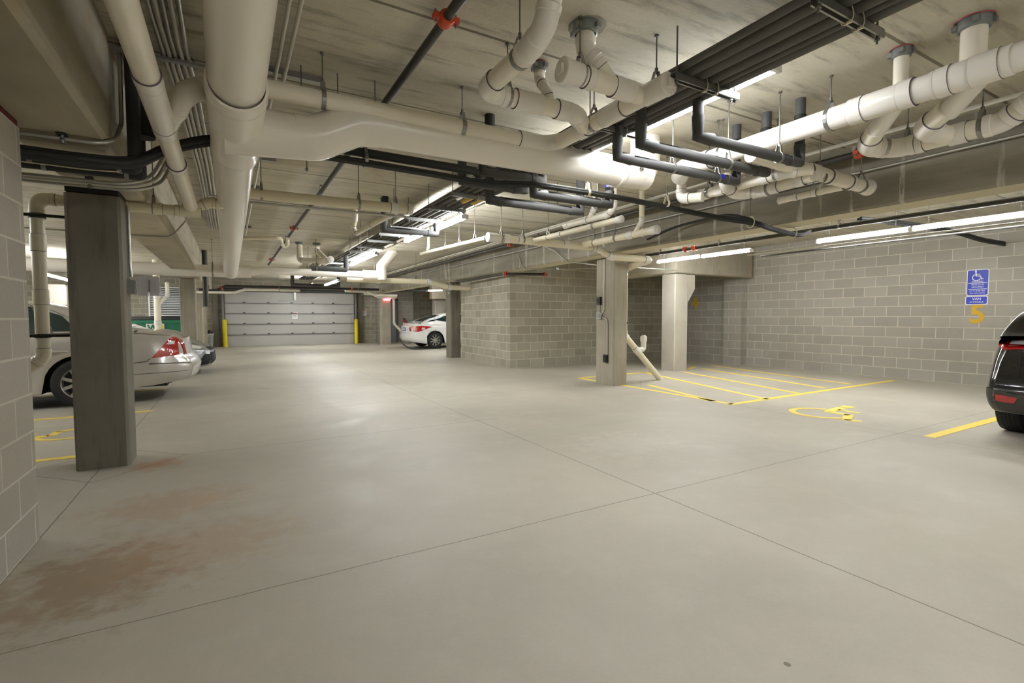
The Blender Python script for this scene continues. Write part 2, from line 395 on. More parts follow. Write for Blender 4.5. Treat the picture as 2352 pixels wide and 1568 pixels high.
lamp((2.83, 6.25, 2.58), (2.83, 7.43, 2.58), 'lit strip light in the middle of the garage, nearer half of a pair', )
lamp((2.79, 7.50, 2.58), (2.79, 8.72, 2.58), 'lit strip light in the middle of the garage, farther half of a pair')
lamp((2.77, 10.7, 2.58), (2.77, 11.95, 2.58), 'lit strip light just before the far white cross main, nearer half')
lamp((2.77, 12.0, 2.58), (2.77, 13.25, 2.58), 'lit strip light just before the far white cross main, farther half')
lamp((2.8, 15.2, 2.3), (2.8, 17.4, 2.3), 'lit strip light showing just under the far white cross main')
lamp((2.93, 21.1, 2.56), (2.91, 23.3, 2.56), 'lit strip light right in front of the roller garage door')
lamp((8.05, 1.95, 2.38), (8.05, 3.17, 2.38), 'lit strip light in front of the right wall, above the blue signs')
lamp((8.05, 3.20, 2.38), (8.05, 4.42, 2.38), 'lit strip light in front of the right wall, left end of the nearer pair')
lamp((8.05, 5.55, 2.38), (8.05, 6.60, 2.38), 'lit strip light over the hatched bay, right half of the pair before the pale column')
lamp((8.0, 6.63, 2.38), (8.0, 7.70, 2.38), 'lit strip light over the hatched bay, left half, touching the pale column head')
lamp((-3.94, 16.3, 2.3), (-3.98, 18.7, 2.3), 'lit strip light behind the near dark column, over the parked saloon')
lamp((7.15, 19.6, 2.32), (8.0, 20.2, 2.38), 'lit strip light above the white saloon, very bright')
# added lamps out of view, brightening camera-facing surfaces and the left bay
for x, y in ((2.64, -1.6), (2.64, -4.6), (8.05, -1.0), (8.05, -4.5), (-4.6, 7.2), (-4.8, 10.8), (-5.6, 13.6), (8.2, 16.0), (-4.0, 22.0)):
    lamp((x, y - 1.1, 2.45), (x, y + 1.1, 2.45), 'added strip light out of view, brightening the garage', group='added strip lights out of view')

# ------------------------------------------------------------------ shell
CZ = 2.95
struct(MB().box(-7.2, 11.7, -6.2, 24.8, -.2, 0), 'floor', 'floor', 'pale sealed concrete floor with thin saw cut joints', 'floor')
struct(MB().box(-7.2, 11.7, -6.2, 24.8, CZ, CZ + .2), 'ceiling', 'ceiling', 'tan concrete plank ceiling with cross seams', 'ceiling')
struct(MB().box(-1.16, -.95, -6, 3.64, 0, 2.235), 'wall_left', 'cmu_left', 'grey block wall ending close to the camera at far left', 'wall')
struct(MB().box(-1.16, -.952, -6, 3.62, 2.236, 2.268), 'trim_1', 'red_in_shade', 'red sealant strip, coloured darker for its shadow, on top of the near block wall', 'trim')
struct(MB().box(11.45, 11.7, -6, 24.8, 0, CZ), 'wall_right', 'cmu', 'long grey block wall on the right with two blue signs', 'wall')
struct(MB().box(-7.2, -7, -6, 24.8, 0, CZ), 'wall_outer', 'cmu', 'block wall behind the parked cars on the left', 'wall')
struct(MB().box(-7.2, 11.7, -6.2, -6, 0, CZ), 'wall_back', 'cmu', 'block wall behind the camera', 'wall')
struct(MB().box(-7.2, 11.7, 24.6, 24.8, 0, CZ), 'wall_far', 'cmu_box', 'block wall around the garage door at the far end', 'wall')
struct(MB().box(6.35, 8.05, 24.15, 24.6, 0, CZ), 'wall_far_right', 'cmu', 'pale block wall with red fire extinguisher beside the white saloon', 'wall')
b = MB().prism([(5.82, 10.3, 0), (6.05, 13.7, 0), (8.7, 13.7, 0), (8.7, 10.52, 0)], (0, 0, CZ))
struct(b, 'wall_plant_room', 'cmu_box', 'block built plant room corner jutting out mid right', 'wall')
struct(MB().box(8.7, 11.45, 10.62, 10.8, 0, CZ), 'wall_recess', 'cmu_box', 'shaded block wall at the back of the recess behind the columns', 'wall')
struct(MB().box(11.24, 11.45, 8.0, 8.52, 0, 2.2), 'wall_pier', 'cmu', 'shallow block pier at the corner of the right wall', 'wall')

def beam(x0, x1, y0, y1, z0, mat, label):
    e = .025; m = MB()
    # chamfered soffit edges
    if abs(y1 - y0) > abs(x1 - x0):
        m.prism([(x0, y0, CZ), (x0, y0, z0 + e), (x0 + e, y0, z0), (x1 - e, y0, z0), (x1, y0, z0 + e), (x1, y0, CZ)], (0, y1 - y0, 0))
    else:
        m.prism([(x0, y0, CZ), (x0, y0 + 0, z0 + e), (x0, y0 + e, z0), (x0, y1 - e, z0), (x0, y1, z0 + e), (x0, y1, CZ)], (x1 - x0, 0, 0))
    return tag(m.build('concrete_beam', mat), label, 'beam', kind='structure')
beam(-1.12, -.600, -6, 3.90, 2.27, 'beam_stained', 'ochre stained concrete beam overhead at upper left')
beam(-1.07, -.620, 3.94, 24.6, 2.26, 'beam', 'concrete beam running over the near dark column')
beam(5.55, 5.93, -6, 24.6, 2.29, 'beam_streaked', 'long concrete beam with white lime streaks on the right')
beam(8.64, 8.98, 8.12, 10.62, 2.2, 'beam', 'short beam running back from the pale column into the recess')
beam(8.64, 11.3, 7.78, 8.10, 2.2, 'column', 'cross beam between the pale column and the right wall')
beam(8.05, 11.45, 21.5, 21.8, 2.08, 'beam', 'far cross beam above the white saloon')

def column(x0, x1, y0, y1, z1, mat, label, corbel=0):
    e = .02; m = MB()
    m.prism([(x0 + e, y0, 0), (x1 - e, y0, 0), (x1, y0 + e, 0), (x1, y1 - e, 0), (x1 - e, y1, 0), (x0 + e, y1, 0), (x0, y1 - e, 0), (x0, y0 + e, 0)], (0, 0, z1))
    if corbel:
        m.prism([(x1, y0 + .002, z1 - .62), (x1 + corbel, y0 + .002, z1 - .32), (x1 + corbel, y0 + .002, z1), (x1 - .02, y0 + .002, z1)], (0, y1 - y0 - .004, 0))
    m.box(x0 + .03, x1 - .03, y0 + .03, y1 - .03, z1, z1 + .02)
    return tag(m.build('concrete_column', mat), label, 'column', kind='structure')
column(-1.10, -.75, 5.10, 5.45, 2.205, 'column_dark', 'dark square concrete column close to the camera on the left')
column(-1.10, -.75, 15.2, 15.55, 2.24, 'column', 'grey concrete column behind the parked saloon')
column(-1.0, -.70, 20.3, 20.65, 2.24, 'column', 'farthest left concrete column, next to the white laundry basket')
column(5.88, 6.20, 6.68, 7.18, 2.27, 'column', 'concrete column with conduit and outlets, right of centre')
column(8.64, 9.06, 7.80, 8.20, 2.18, 'corbel', 'pale concrete column with a corbel head, brightly lit', corbel=.22)
column(5.80, 6.13, 13.9, 14.3, 2.27, 'column_dark', 'concrete column at the corner of the plant room')
column(6.04, 6.46, 22.6, 23.0, 2.27, 'column', 'concrete column under the exit sign')
column(8.35, 8.78, 21.9, 22.3, 2.06, 'corbel', 'bright pale column behind the white saloon', corbel=.2)
column(-4.55, -4.1, 18.9, 19.3, 2.19, 'corbel', 'pale column seen between the near wall and the dark column', corbel=-.0)
# wood packing at the end of the cross beam
struct(MB().box(11.3, 11.34, 7.79, 8.10, 2.2, CZ), 'trim_2', 'wood', 'raw timber packing at the end of the cross beam', 'trim')
struct(MB().box(-1.09, -.76, 5.105, 5.445, 2.215, 2.259), 'trim_3', 'blk', 'thin black bearing pad on the near dark column', 'trim')

# ------------------------------------------------------------------ floor paint
def stripe(pts, wd, label, name='painted_line', mat='yellow'):
    m = MB(); P = [Vector((p[0], p[1], 0)) for p in pts]
    for a, b in zip(P[:-1], P[1:]):
        d = (b - a).normalized(); n = V(-d.y, d.x, 0) * wd / 2
        m.prism([a + n, a - n, b - n, b + n], (0, 0, .003))
    return tag(m.build(name, mat), label, 'floor marking')
G = 'yellow hatching of the access aisle'
base = stripe([(6.02, 4.44), (11.0, 4.55)], .10, 'yellow line closing the hatched bay on its near side, running to the right wall')
stripe([(6.07, 7.94), (6.10, 6.6), (6.08, 4.44)], .10, 'yellow line of the hatched bay passing the foot of the column with outlets')
stripe([(6.07, 7.94), (8.05, 8.0)], .10, 'yellow line of the hatched bay on its far side, behind the drain foot')
stripe([(9.35, 8.02), (9.95, 8.30)], .10, 'short yellow line behind the pale column')
for a, b, l in (((1489, 884), (1640, 921), 'nearest to the drain foot, narrowing into the outer line'),
                ((1474, 854), (1763, 917), 'passing just behind the foot of the white drain'),
                ((1571, 854), (1833, 903), 'starting at the foot of the pale column'),
                ((1611, 846), (1896, 891), 'second from the right wall'),
                ((1634, 839), (1955, 882), 'nearest to the right wall')):
    stripe([Q(*a), Q(*b)], .10, 'diagonal hatch stripe, ' + l)
stripe([(6.12, 2.21), (10.9, 2.21)], .10, 'thick yellow stall line running under the dark hatchback')
stripe([(-6.5, 8.0), (-.92, 7.99)], .10, 'yellow stall line beside the silver saloon, its near side')
stripe([(-6.5, 10.36), (-.95, 10.36)], .10, 'yellow stall line beneath the far side of the silver saloon')
stripe([(-6.5, 5.68), (-1.15, 5.67)], .10, 'yellow stall line passing behind the dark column, nearest the camera')
def wheelchair(c, ang, s, label, wd=.085):
    # head, torso, seat, leg, foot and an open wheel
    def T(p): return V(c[0] + (p[0] * math.cos(ang) - p[1] * math.sin(ang)) * s, c[1] + (p[0] * math.sin(ang) + p[1] * math.cos(ang)) * s, 0)
    m = MB()
    def poly(pts): 
        m.prism([T(p) for p in pts], (0, 0, .0035))
    def seg(a, b, w_):
        A, B = V(*a, 0), V(*b, 0); d = (B - A).normalized(); n = V(-d.y, d.x, 0) * w_ / 2; poly([tuple((A + n)[:2]), tuple((A - n)[:2]), tuple((B - n)[:2]), tuple((B + n)[:2])])
    hd = [(-.10 + .085 * math.cos(t * PI / 6), .62 + .085 * math.sin(t * PI / 6)) for t in range(12)]
    poly(hd); seg((-.10, .50), (-.06, .06), .12); seg((-.06, .30), (.22, .27), .07); seg((-.08, .04), (.22, .02), .10)
    seg((.20, .05), (.36, -.34), .10); seg((.33, -.33), (.50, -.27), .08)
    for k in range(13):
        a0, a1 = math.radians(110 + k * 17.5), math.radians(110 + (k + 1.03) * 17.5)
        r0, r1 = .29, .37; cx, cy = -.04, -.14
        poly([(cx + r0 * math.cos(a0), cy + r0 * math.sin(a0)), (cx + r1 * math.cos(a0), cy + r1 * math.sin(a0)), (cx + r1 * math.cos(a1), cy + r1 * math.sin(a1)), (cx + r0 * math.cos(a1), cy + r0 * math.sin(a1))])
    return tag(m.build('wheelchair_marking', 'yellow'), label, 'floor marking')
wheelchair((6.62, 3.42), -PI / 2, .98, 'yellow wheelchair symbol painted on the floor in front of the right wall')
wheelchair((-1.62, 6.86), PI / 2, .8, 'yellow wheelchair symbol painted behind the dark column on the left')

# ------------------------------------------------------------------ garage door and far end
gd = empty('garage_door', (2.5, 24.5, 0)); tag(gd, 'wide white sectional garage door at the far end', 'garage door')
zs = [0, .50, .96, 1.42, 1.87, 2.38]
for z0, z1 in zip(zs[:-1], zs[1:]):
    m = MB(); m.box(-.18, 5.20, 24.47, 24.53, z0 + .006, z1 - .006)
    m.box(-.18, -.02, 24.462, 24.47, z0 + .02, z1 - .02); m.box(5.04, 5.20, 24.462, 24.47, z0 + .02, z1 - .02)
    m.build('door_panel', 'door', gd)
for z in zs[1:-1]:
    m = MB(); m.box(-.18, 5.20, 24.44, 24.468, z - .02, z + .004); m.box(-.18, 5.2, 24.452, 24.47, z + .004, z + .016, 1)
    m.build('strut', ['steel', 'doordark'], gd)
    for x in (.55, 1.5, 2.45, 3.35, 4.25):
        MB().box(x - .05, x + .05, 24.43, 24.46, z + .02, z + .06).build('hinge', 'doordark', gd)
m = MB().box(-.27, -.20, 24.36, 24.6, 0, 2.42); m.build('track', 'steel', gd)
m = MB().box(5.22, 5.29, 24.36, 24.6, 0, 2.42); m.build('track', 'steel', gd)
MB().tube([(-.2, 24.4, 2.5), (5.3, 24.4, 2.5)], .03, 12).build('torsion_bar', 'blacksteel', gd)
MB().box(-.3, 5.35, 24.42, 24.6, 2.40, 2.47).build('head_track', 'doordark', gd)
MB().box(2.55, 2.63, 24.38, 24.44, 2.0, 2.38).build('opener_arm', 'steel', gd)
MB().box(1.9, 3.35, 24.44, 24.465, 1.99, 2.01).build('rail_bracket', 'steel', gd)
for x, s in ((-.19, 'left'), (5.24, 'right')):
    p = empty('bollard', (x, 24.2, 0)); tag(p, 'yellow safety post at the %s side of the garage door' % s, 'bollard')
    MB().lathe((x, 24.2, 0), (0, 0, 1), [(0, .085), (1.12, .085), (1.16, .07), (1.18, .03), (1.182, 0)], 20).build('post', 'bollard', p)
def notice(c, wd, h, label, head='red'):
    t = empty('notice_sign', c); tag(t, label, 'sign'); x, y, z = c
    MB().box(x - wd / 2, x + wd / 2, y - .006, y, z - h / 2, z + h / 2).build('sign_plate', 'white', t)
    MB().box(x - wd * .4, x + wd * .4, y - .009, y - .006, z + h * .27, z + h * .40).build('heading_band', head, t)
    for k in range(5):
        MB().box(x - wd * .36, x + wd * (.36 - .1 * (k % 2)), y - .008, y - .006, z + h * (.14 - .1 * k), z + h * (.17 - .1 * k)).build('text_line', 'doordark', t)
notice((2.58, 24.462, 1.34), .22, .30, 'small white notice with a red heading in the middle of the garage door')
notice((5.72, 24.598, 1.50), .20, .34, 'white notice with a red heading on the block wall right of the garage door')
struct(MB().box(5.40, 5.62, 24.5, 24.6, 0, 2.4), 'trim_4', 'column_dark', 'dark steel strip on the wall right of the garage door', 'trim')
struct(MB().box(-.62, -.42, 24.5, 24.6, 0, 2.4), 'trim_5', 'column_dark', 'dark steel strip on the wall left of the garage door', 'trim')

# laundry basket with a black bag
lb = empty('laundry_basket', (-.76, 23.6, 0)); tag(lb, 'white plastic laundry basket standing by the farthest left column', 'basket')
m = MB(); x, y = -.76, 23.6
m.prism([(x - .13, y - .10, 0), (x + .13, y - .10, 0), (x + .13, y + .10, 0), (x - .13, y + .10, 0)], (0, 0, .02))
for sx, sy, ex, ey in ((-1, -1, 1, -1), (1, -1, 1, 1), (1, 1, -1, 1), (-1, 1, -1, -1)):
    m.add([(x + sx * .13, y + sy * .10, .01), (x + ex * .13, y + ey * .10, .01), (x + ex * .17, y + ey * .13, .58), (x + sx * .17, y + sy * .13, .58)], [(0, 1, 2, 3), (3, 2, 1, 0)])
m.box(x - .185, x + .185, y - .145, y - .12, .56, .60); m.box(x - .185, x + .185, y + .12, y + .145, .56, .60); m.box(x - .185, x - .16, y - .12, y + .12, .56, .60); m.box(x + .16, x + .185, y - .12, y + .12, .56, .60)
m.build('basket_body', 'white', lb)
for k in range(7):
    z = .12 + .055 * k; wd_ = .07
    MB().tube([(x - wd_, y - .112 - z * .05, z), (x - wd_ / 2, y - .116 - z * .05, z + .015), (x, y - .112 - z * .05, z), (x + wd_ / 2, y - .116 - z * .05, z + .015), (x + wd_, y - .112 - z * .05, z)], .005, 6).build('vent_slot', 'doordark', lb)
m = MB().lathe((x + .02, y, .56), (0, 0, 1), [(0, .12), (.06, .14), (.13, .11), (.17, .05), (.18, 0)], 10)
tag(m.build('trash_bag', 'blk'), 'black bag stuffed in the top of the white laundry basket', 'bag')

# dumpster
dp = empty('dumpster', (-2.9, 22.6, 0)); tag(dp, 'green metal dumpster with black lid by the far wall on the left', 'dumpster')
m = MB(); m.prism([(-4.2, 22.0, .15), (-4.2, 22.0, 1.12), (-4.2, 23.4, 1.22), (-4.2, 23.2, .15)], (2.75, 0, 0)); m.box(-4.24, -1.41, 21.94, 22.02, 1.06, 1.16); m.build('dumpster_body', 'green', dp)
MB().prism([(-4.22, 21.93, 1.165), (-4.22, 21.93, 1.2), (-4.22, 23.45, 1.3), (-4.22, 23.45, 1.25)], (2.8, 0, 0)).build('lid', 'blk', dp)
for x0 in (-4.0, -1.8):
    MB().lathe((x0, 22.2, .09), (1, 0, 0), [(-.03, 0), (-.03, .085), (.03, .085), (.03, 0)], 14).build('caster', 'blk', dp)
pl = MB().box(-2.62, -2.08, 21.925, 21.938, .72, 1.03).build('company_plate', 'white', dp)
def text(body, size, loc, rot, mat, parent, name='lettering', extr=.002, align='CENTER', bold=.0, sx=1.0):
    cu = bpy.data.curves.new(name, 'FONT'); cu.body = body; cu.size = size; cu.extrude = extr; cu.align_x = align; cu.align_y = 'CENTER'; cu.offset = bold
    ob = bpy.data.objects.new(name, cu); COL.objects.link(ob); bpy.context.view_layer.update()
    me = bpy.data.meshes.new_from_object(ob); bpy.data.objects.remove(ob); me.materials.clear(); me.materials.append(M[mat])
    o = bpy.data.objects.new(name, me); COL.objects.link(o); off = Vector((0, 0, 0)); p = parent
    while p is not None: off += p.location; p = p.parent
    o.location = Vector(loc) - off; o.rotation_euler = rot; o.scale = (sx, 1, 1)
    if parent is not None: o.parent = parent
    return o
text('W', .30, (-2.42, 21.92, .875), (PI / 2, 0, 0), 'green', dp, bold=.012, name='letter_w')
text('M', .30, (-2.2, 21.92, .875), (PI / 2, 0, 0), 'yellow', dp, bold=.012, name='letter_m')
lv = empty('louver_grille', (-2.2, 23.9, 1.2)); tag(lv, 'white louvred grille above the green dumpster', 'grille')
m = MB(); m.box(-2.75, -1.45, 23.86, 24.6, 1.25, 1.29); m.box(-2.75, -1.45, 23.86, 24.6, 2.42, 2.46); m.box(-2.75, -2.70, 23.86, 24.6, 1.29, 2.42); m.box(-1.5, -1.45, 23.86, 24.6, 1.29, 2.42); m.build('grille_frame', 'white', lv)
m = MB()
for k in range(16): z = 1.32 + k * .068; m.prism([(-2.7, 23.87, z), (-2.7, 23.88, z + .008), (-2.7, 23.93, z + .045), (-2.7, 23.92, z + .037)], (1.2, 0, 0))
m.build('louver_blades', 'white', lv)
MB().box(-2.7, -1.5, 23.98, 24.0, 1.29, 2.42).build('backing', 'doordark', lv)

# steel door, extinguisher, exit sign, wall switches at the far end
dr = empty('door_1', (6.85, 24.1, 0)); tag(dr, 'grey steel door half hidden behind the exit sign column', 'door', kind='structure')
MB().box(6.45, 7.15, 24.10, 24.15, .01, 2.08).build('door_leaf', 'doorgrey', dr)
m = MB(); m.box(7.15, 7.25, 24.06, 24.15, 0, 2.14); m.box(6.35, 7.25, 24.06, 24.15, 2.08, 2.14); m.build('door_frame', 'doordark', dr)
MB().box(6.72, 6.86, 24.085, 24.10, 1.9, 2.02).build('door_notice', 'white', dr)
fe = empty('fire_extinguisher', (7.55, 24.05, .75)); tag(fe, 'red fire extinguisher hung on the far block wall', 'fire extinguisher')
MB().lathe((7.55, 24.04, .70), (0, 0, 1), [(0, 0), (0, .06), (.02, .075), (.34, .075), (.40, .04), (.42, .03), (.43, 0)], 16).build('cylinder_body', 'red', fe)
MB().box(7.48, 7.60, 24.02, 24.06, 1.14, 1.20).build('handle', 'blk', fe)
MB().tube(smooth_path([(7.56, 24.0, 1.15), (7.65, 23.97, 1.05), (7.63, 23.96, .9)]), .012, 8).build('hose', 'blk', fe)
MB().lathe((7.55, 24.04, .86), (0, 0, 1), [(0, .077), (.12, .077)], 16).build('paper_label', 'white', fe)
ex = empty('exit_sign', (6.27, 22.5, 2.12)); tag(ex, 'glowing red EXIT sign on the far column', 'sign')
MB().box(6.12, 6.42, 22.50, 22.56, 2.02, 2.20).build('sign_box', 'exitred', ex)
text('EXIT', .15, (6.27, 22.498, 2.112), (PI / 2, 0, 0), 'exitdark', ex, bold=.004)
for s in (-1, 1): MB().lathe((6.27 + s * .20, 22.48, 2.12), (0, -1, 0), [(-.05, 0), (-.05, .04), (.03, .045), (.035, 0)], 12).build('emergency_head', 'fixture', ex)
MB().tube([(6.27, 22.53, 2.2), (6.27, 22.53, 2.29)], .01, 8).build('stem', 'fixture', ex)
def wallbox(x, z, label, y=24.6, ztop=2.5, mat='greybox'):
    t = empty('switch_box', (x, y, z)); tag(t, label, 'switch')
    MB().box(x - .05, x + .05, y - .06, y, z - .07, z + .07).build('box_body', mat, t)
    MB().tube([(x, y - .02, z + .07), (x, y - .02, ztop)], .011, 8).build('conduit', 'emtpaint', t)
    MB().lathe((x, y - .06, z), (0, -1, 0), [(0, .022), (.012, .02), (.014, 0)], 12).build('push_button', 'blk' if mat == 'greybox' else 'red', t)
wallbox(5.30, 1.22, 'black control box right of the garage door, upper one', 24.58, mat='darkbox')
wallbox(5.36, 1.62, 'small grey switch box on conduit nearest the garage door', 24.6)
wallbox(6.08, 1.20, 'grey switch box on conduit just left of the exit sign column', 24.6)

# ------------------------------------------------------------------ signs on the right wall
def plate(y0, y1, z0, z1, x, r, mb, mi=0, th=.004):
    pts = []
    for cy, cz, a in ((y1 - r, z1 - r, 0), (y0 + r, z1 - r, 90), (y0 + r, z0 + r, 180), (y1 - r, z0 + r, 270)):
        for k in range(5):
            t = math.radians(a + k * 22.5); pts.append((x, cy + r * math.cos(t), cz + r * math.sin(t)))
    mb.prism(pts, (-th, 0, 0), mi)
hs = empty('parking_sign', (11.44, 3.52, 1.8)); tag(hs, 'blue reserved parking sign with a white wheelchair on the right wall', 'sign')
m = MB(); plate(3.375, 3.675, 1.585, 2.045, 11.449, .03, m, 0); m.build('sign_plate', 'white', hs)
m = MB(); plate(3.387, 3.663, 1.597, 2.033, 11.445, .025, m, 0, .002); m.build('blue_face', 'signblue', hs)
m = MB()
for z in (1.802, 1.694): m.box(11.4405, 11.443, 3.40, 3.65, z, z + .010)
m.build('divider_line', 'white', hs)
RW = (PI / 2, 0, -PI / 2)
text('PARKING', .036, (11.4425, 3.525, 1.831), RW, 'white', hs, extr=.001)
text('VEHICLE ID', .034, (11.4425, 3.525, 1.778), RW, 'white', hs, extr=.001)
text('REQUIRED', .034, (11.4425, 3.525, 1.736), RW, 'white', hs, extr=.001)
text('UP TO $200 FINE', .028, (11.4425, 3.525, 1.667), RW, 'white', hs, extr=.001)
text('FOR VIOLATION', .028, (11.4425, 3.525, 1.628), RW, 'white', hs, extr=.001)
m = MB(); c = (3.535, 1.925); sc = .185
def WP(a, b): return V(11.4428, c[0] - a * sc, c[1] + b * sc)
def wseg(a, b, w_):
    A, B = V(*a, 0), V(*b, 0); d = (B - A).normalized(); n = V(-d.y, d.x, 0) * w_ / 2
    m.prism([WP(*(q[:2])) for q in (A + n, A - n, B - n, B + n)], (-.0015, 0, 0))
m.prism([WP(-.10 + .075 * math.cos(t * PI / 6), .48 + .075 * math.sin(t * PI / 6)) for t in range(12)], (-.0015, 0, 0))
wseg((-.10, .40), (-.06, .02), .10); wseg((-.06, .20), (.22, .18), .06); wseg((-.08, .02), (.22, .02), .08); wseg((.20, .05), (.36, -.30), .08); wseg((.33, -.30), (.48, -.24), .06)
for k in range(13):
    a0, a1 = math.radians(110 + k * 17.5), math.radians(110 + (k + 1.03) * 17.5)
    m.prism([WP(-.04 + r * math.cos(a), -.12 + r * math.sin(a)) for r, a in ((.26, a0), (.33, a0), (.33, a1), (.26, a1))], (-.0015, 0, 0))
m.build('wheelchair_emblem', 'white', hs)
vs = empty('van_sign', (11.44, 3.52, 1.5)); tag(vs, 'small blue VAN ACCESSIBLE sign just below the parking sign', 'sign')
m = MB(); plate(3.38, 3.685, 1.425, 1.578, 11.449, .025, m, 0); m.build('sign_plate', 'white', vs)
m = MB(); plate(3.392, 3.673, 1.437, 1.566, 11.445, .02, m, 0, .002); m.build('blue_face', 'signblue', vs)
text('VAN', .058, (11.4425, 3.53, 1.525), RW, 'white', vs, extr=.001, bold=.001)
text('ACCESSIBLE', .036, (11.4425, 3.53, 1.472), RW, 'white', vs, extr=.001)
o = text('5', .46, (11.447, 3.515, 1.25), RW, 'yellow_wall', None, name='stall_number', bold=.014, extr=.001, sx=.95); tag(o, 'yellow stencilled number 5 on the right wall under the signs', 'number')
o = text('4', .46, (11.447, 9.62, 1.60), RW, 'yellow_wall', None, name='stall_number', bold=.014, extr=.001); tag(o, 'yellow stencilled number 4 on the block wall behind the pale column', 'number')

# ------------------------------------------------------------------ pipes
ORD = ['first', 'second', 'third', 'fourth', 'fifth', 'sixth', 'seventh', 'eighth', 'ninth', 'tenth']
def drain(name, label, pts, r, mat='pvc', R=None, elbows=True, fitmat='pvc_fit', caps=(), hubs=(), cat='pipe', n=18, ring=True, group=None, couplings=()):
    """pts: corner points; elbows become parts; caps: 0 and/or -1; hubs/couplings: (point, direction, length) sleeves"""
    P = [Vector(p) for p in pts]; R = R or r * 1.6
    t = tag(MB().tube(fillet(P, R), r, n).build(name, mat), label, cat, group)
    if elbows:
        for i in range(1, len(P) - 1):
            a, b = P[i - 1] - P[i], P[i + 1] - P[i]; la, lb = a.length, b.length; a.normalize(); b.normalize(); ang = a.angle(b)
            if ang > PI - .12: continue
            tl = min(R / math.tan(ang / 2), la * .49, lb * .49) + r * .7
            ta, tb = min(tl, la * .9), min(tl, lb * .9)
            m = MB(); pp = fillet([P[i] + a * ta, P[i], P[i] + b * tb], R); m.tube(pp, r * 1.07, n)
            for q, d in ((P[i] + a * ta, a), (P[i] + b * tb, b)):
                m.lathe(q, -d, [(0, r), (0, r * 1.14), (r * .6, r * 1.14), (r * .68, r * 1.07)], n)
                if ring: m.lathe(q, d, [(0, r * 1.12), (.004, r * 1.03)], n, 1)
            m.build('elbow', [fitmat, 'primer'], t)
    for c in caps:
        q, d = (P[0], (P[0] - P[1]).normalized()) if c == 0 else (P[-1], (P[-1] - P[-2]).normalized())
        m = MB().lathe(q, d, [(-r * 1.7, r), (-r * 1.7, r * 1.14), (0, r * 1.14), (.004, r * 1.22), (r * .55, r * 1.22), (r * .62, r * 1.1), (r * .62, 0)], n)
        sd = d.cross(V(0, 0, 1)).normalized(); m.obox(q + d * r * .75, d * r * .2, sd * r * .45, d.cross(sd) * r * .45); m.build('cleanout_cap', fitmat, t)
    for q, d, L in list(hubs) + list(couplings):
        q = Vector(q); d = Vector(d).normalized()
        m = MB().lathe(q - d * L / 2, d, [(0, r), (0, r * 1.13), (L, r * 1.13), (L, r)], n)
        if ring: m.lathe(q - d * (L / 2 + .003), d, [(0, r * 1.02), (.003, r * 1.14)], n, 1); m.lathe(q + d * (L / 2), d, [(0, r * 1.14), (.003, r * 1.02)], n, 1)
        m.build('coupling', [fitmat, 'primer'], t)
    return t
def collar(parent, p, r, redbit=True):
    m = MB().lathe(p, (0, 0, -1), [(0, r * 1.55), (.006, r * 1.55), (.006, r * 1.32), (.055, r * 1.32), (.06, r * 1.1)], 20)
    for k in range(4):
        a = k * PI / 2 + .4; c = Vector(p) + V(math.cos(a), math.sin(a), 0) * r * 1.45 + V(0, 0, -.03); m.obox(c, V(.014, 0, 0), V(0, .014, 0), V(0, 0, .014))
    if redbit: m.lathe(Vector(p) + V(0, 0, -.004), (0, 0, -1), [(0, r * 1.6), (.005, r * 1.58)], 20, 1)
    m.build('ceiling_collar', ['collar', 'red'], parent)
def rodhang(x, y, z, r, d, label, top=2.95, group=None, band='steel'):
    """threaded rod from the ceiling carrying a clevis round a pipe of radius r running along d"""
    t = empty('pipe_hanger', (x, y, top)); tag(t, label, 'pipe hanger', group)
    d = Vector(d).normalized(); sd = V(-d.y, d.x, 0); hz = z + r + .055
    MB().tube([(x, y, hz - .01), (x, y, top)], .0048, 6).lathe((x, y, top), (0, 0, -1), [(0, .014), (.012, .014), (.012, 0)], 8).lathe((x, y, hz + .02), (0, 0, -1), [(0, .0), (0, .011), (.03, .011), (.03, 0)], 6).build('threaded_rod', 'rod', t)
    m = MB(); w_ = .013; q = V(x, y, z); pts = []
    for k in range(15):
        a = math.radians(-35 - k * (290 / 14) + 90); pts.append(q + sd * math.cos(a) * (r + .003) + V(0, 0, 1) * math.sin(a) * (r + .003))
    pts = [V(x, y, hz) + sd * .012] + pts[::1] + [V(x, y, hz) - sd * .012]
    if (pts[1] - q).dot(sd) < 0: pts = [V(x, y, hz) - sd * .012] + pts[1:-1] + [V(x, y, hz) + sd * .012]
    for a, b in zip(pts[:-1], pts[1:]):
        e = b - a; nn = e.cross(d).normalized() * .0018
        m.add([a + d * w_ + nn, a - d * w_ + nn, b - d * w_ + nn, b + d * w_ + nn, a + d * w_ - nn, a - d * w_ - nn, b - d * w_ - nn, b + d * w_ - nn], [(0, 1, 2, 3), (7, 6, 5, 4), (0, 3, 7, 4), (1, 5, 6, 2)])
    m.build('clevis', band, t); return t
def hangs(spots, z, r, axis, phrase, **k):
    """spots along a run: list of (x, y)"""
    for i, (x, y) in enumerate(spots):
        which = 'only' if len(spots) == 1 else ORD[i]
        rodhang(x, y, z, r, (1, 0, 0) if axis == 'x' else (0, 1, 0), 'steel rod hanger on %s, %s' % (phrase, which if len(spots) == 1 else which + (' from the left' if axis == 'x' else ' from the camera')), **k)
def deadrod(x, y, z, label, group=None):
    t = empty('threaded_rod', (x, y, 2.95)); tag(t, label, 'rod', group)
    MB().tube([(x, y, z), (x, y, 2.95)], .0048, 6).build('rod_shaft', 'rod', t); MB().lathe((x, y, z + .03), (0, 0, -1), [(0, 0), (0, .012), (.012, .012), (.014, .02), (.017, .02), (.017, 0)], 8).build('nut_and_washer', 'steel', t)

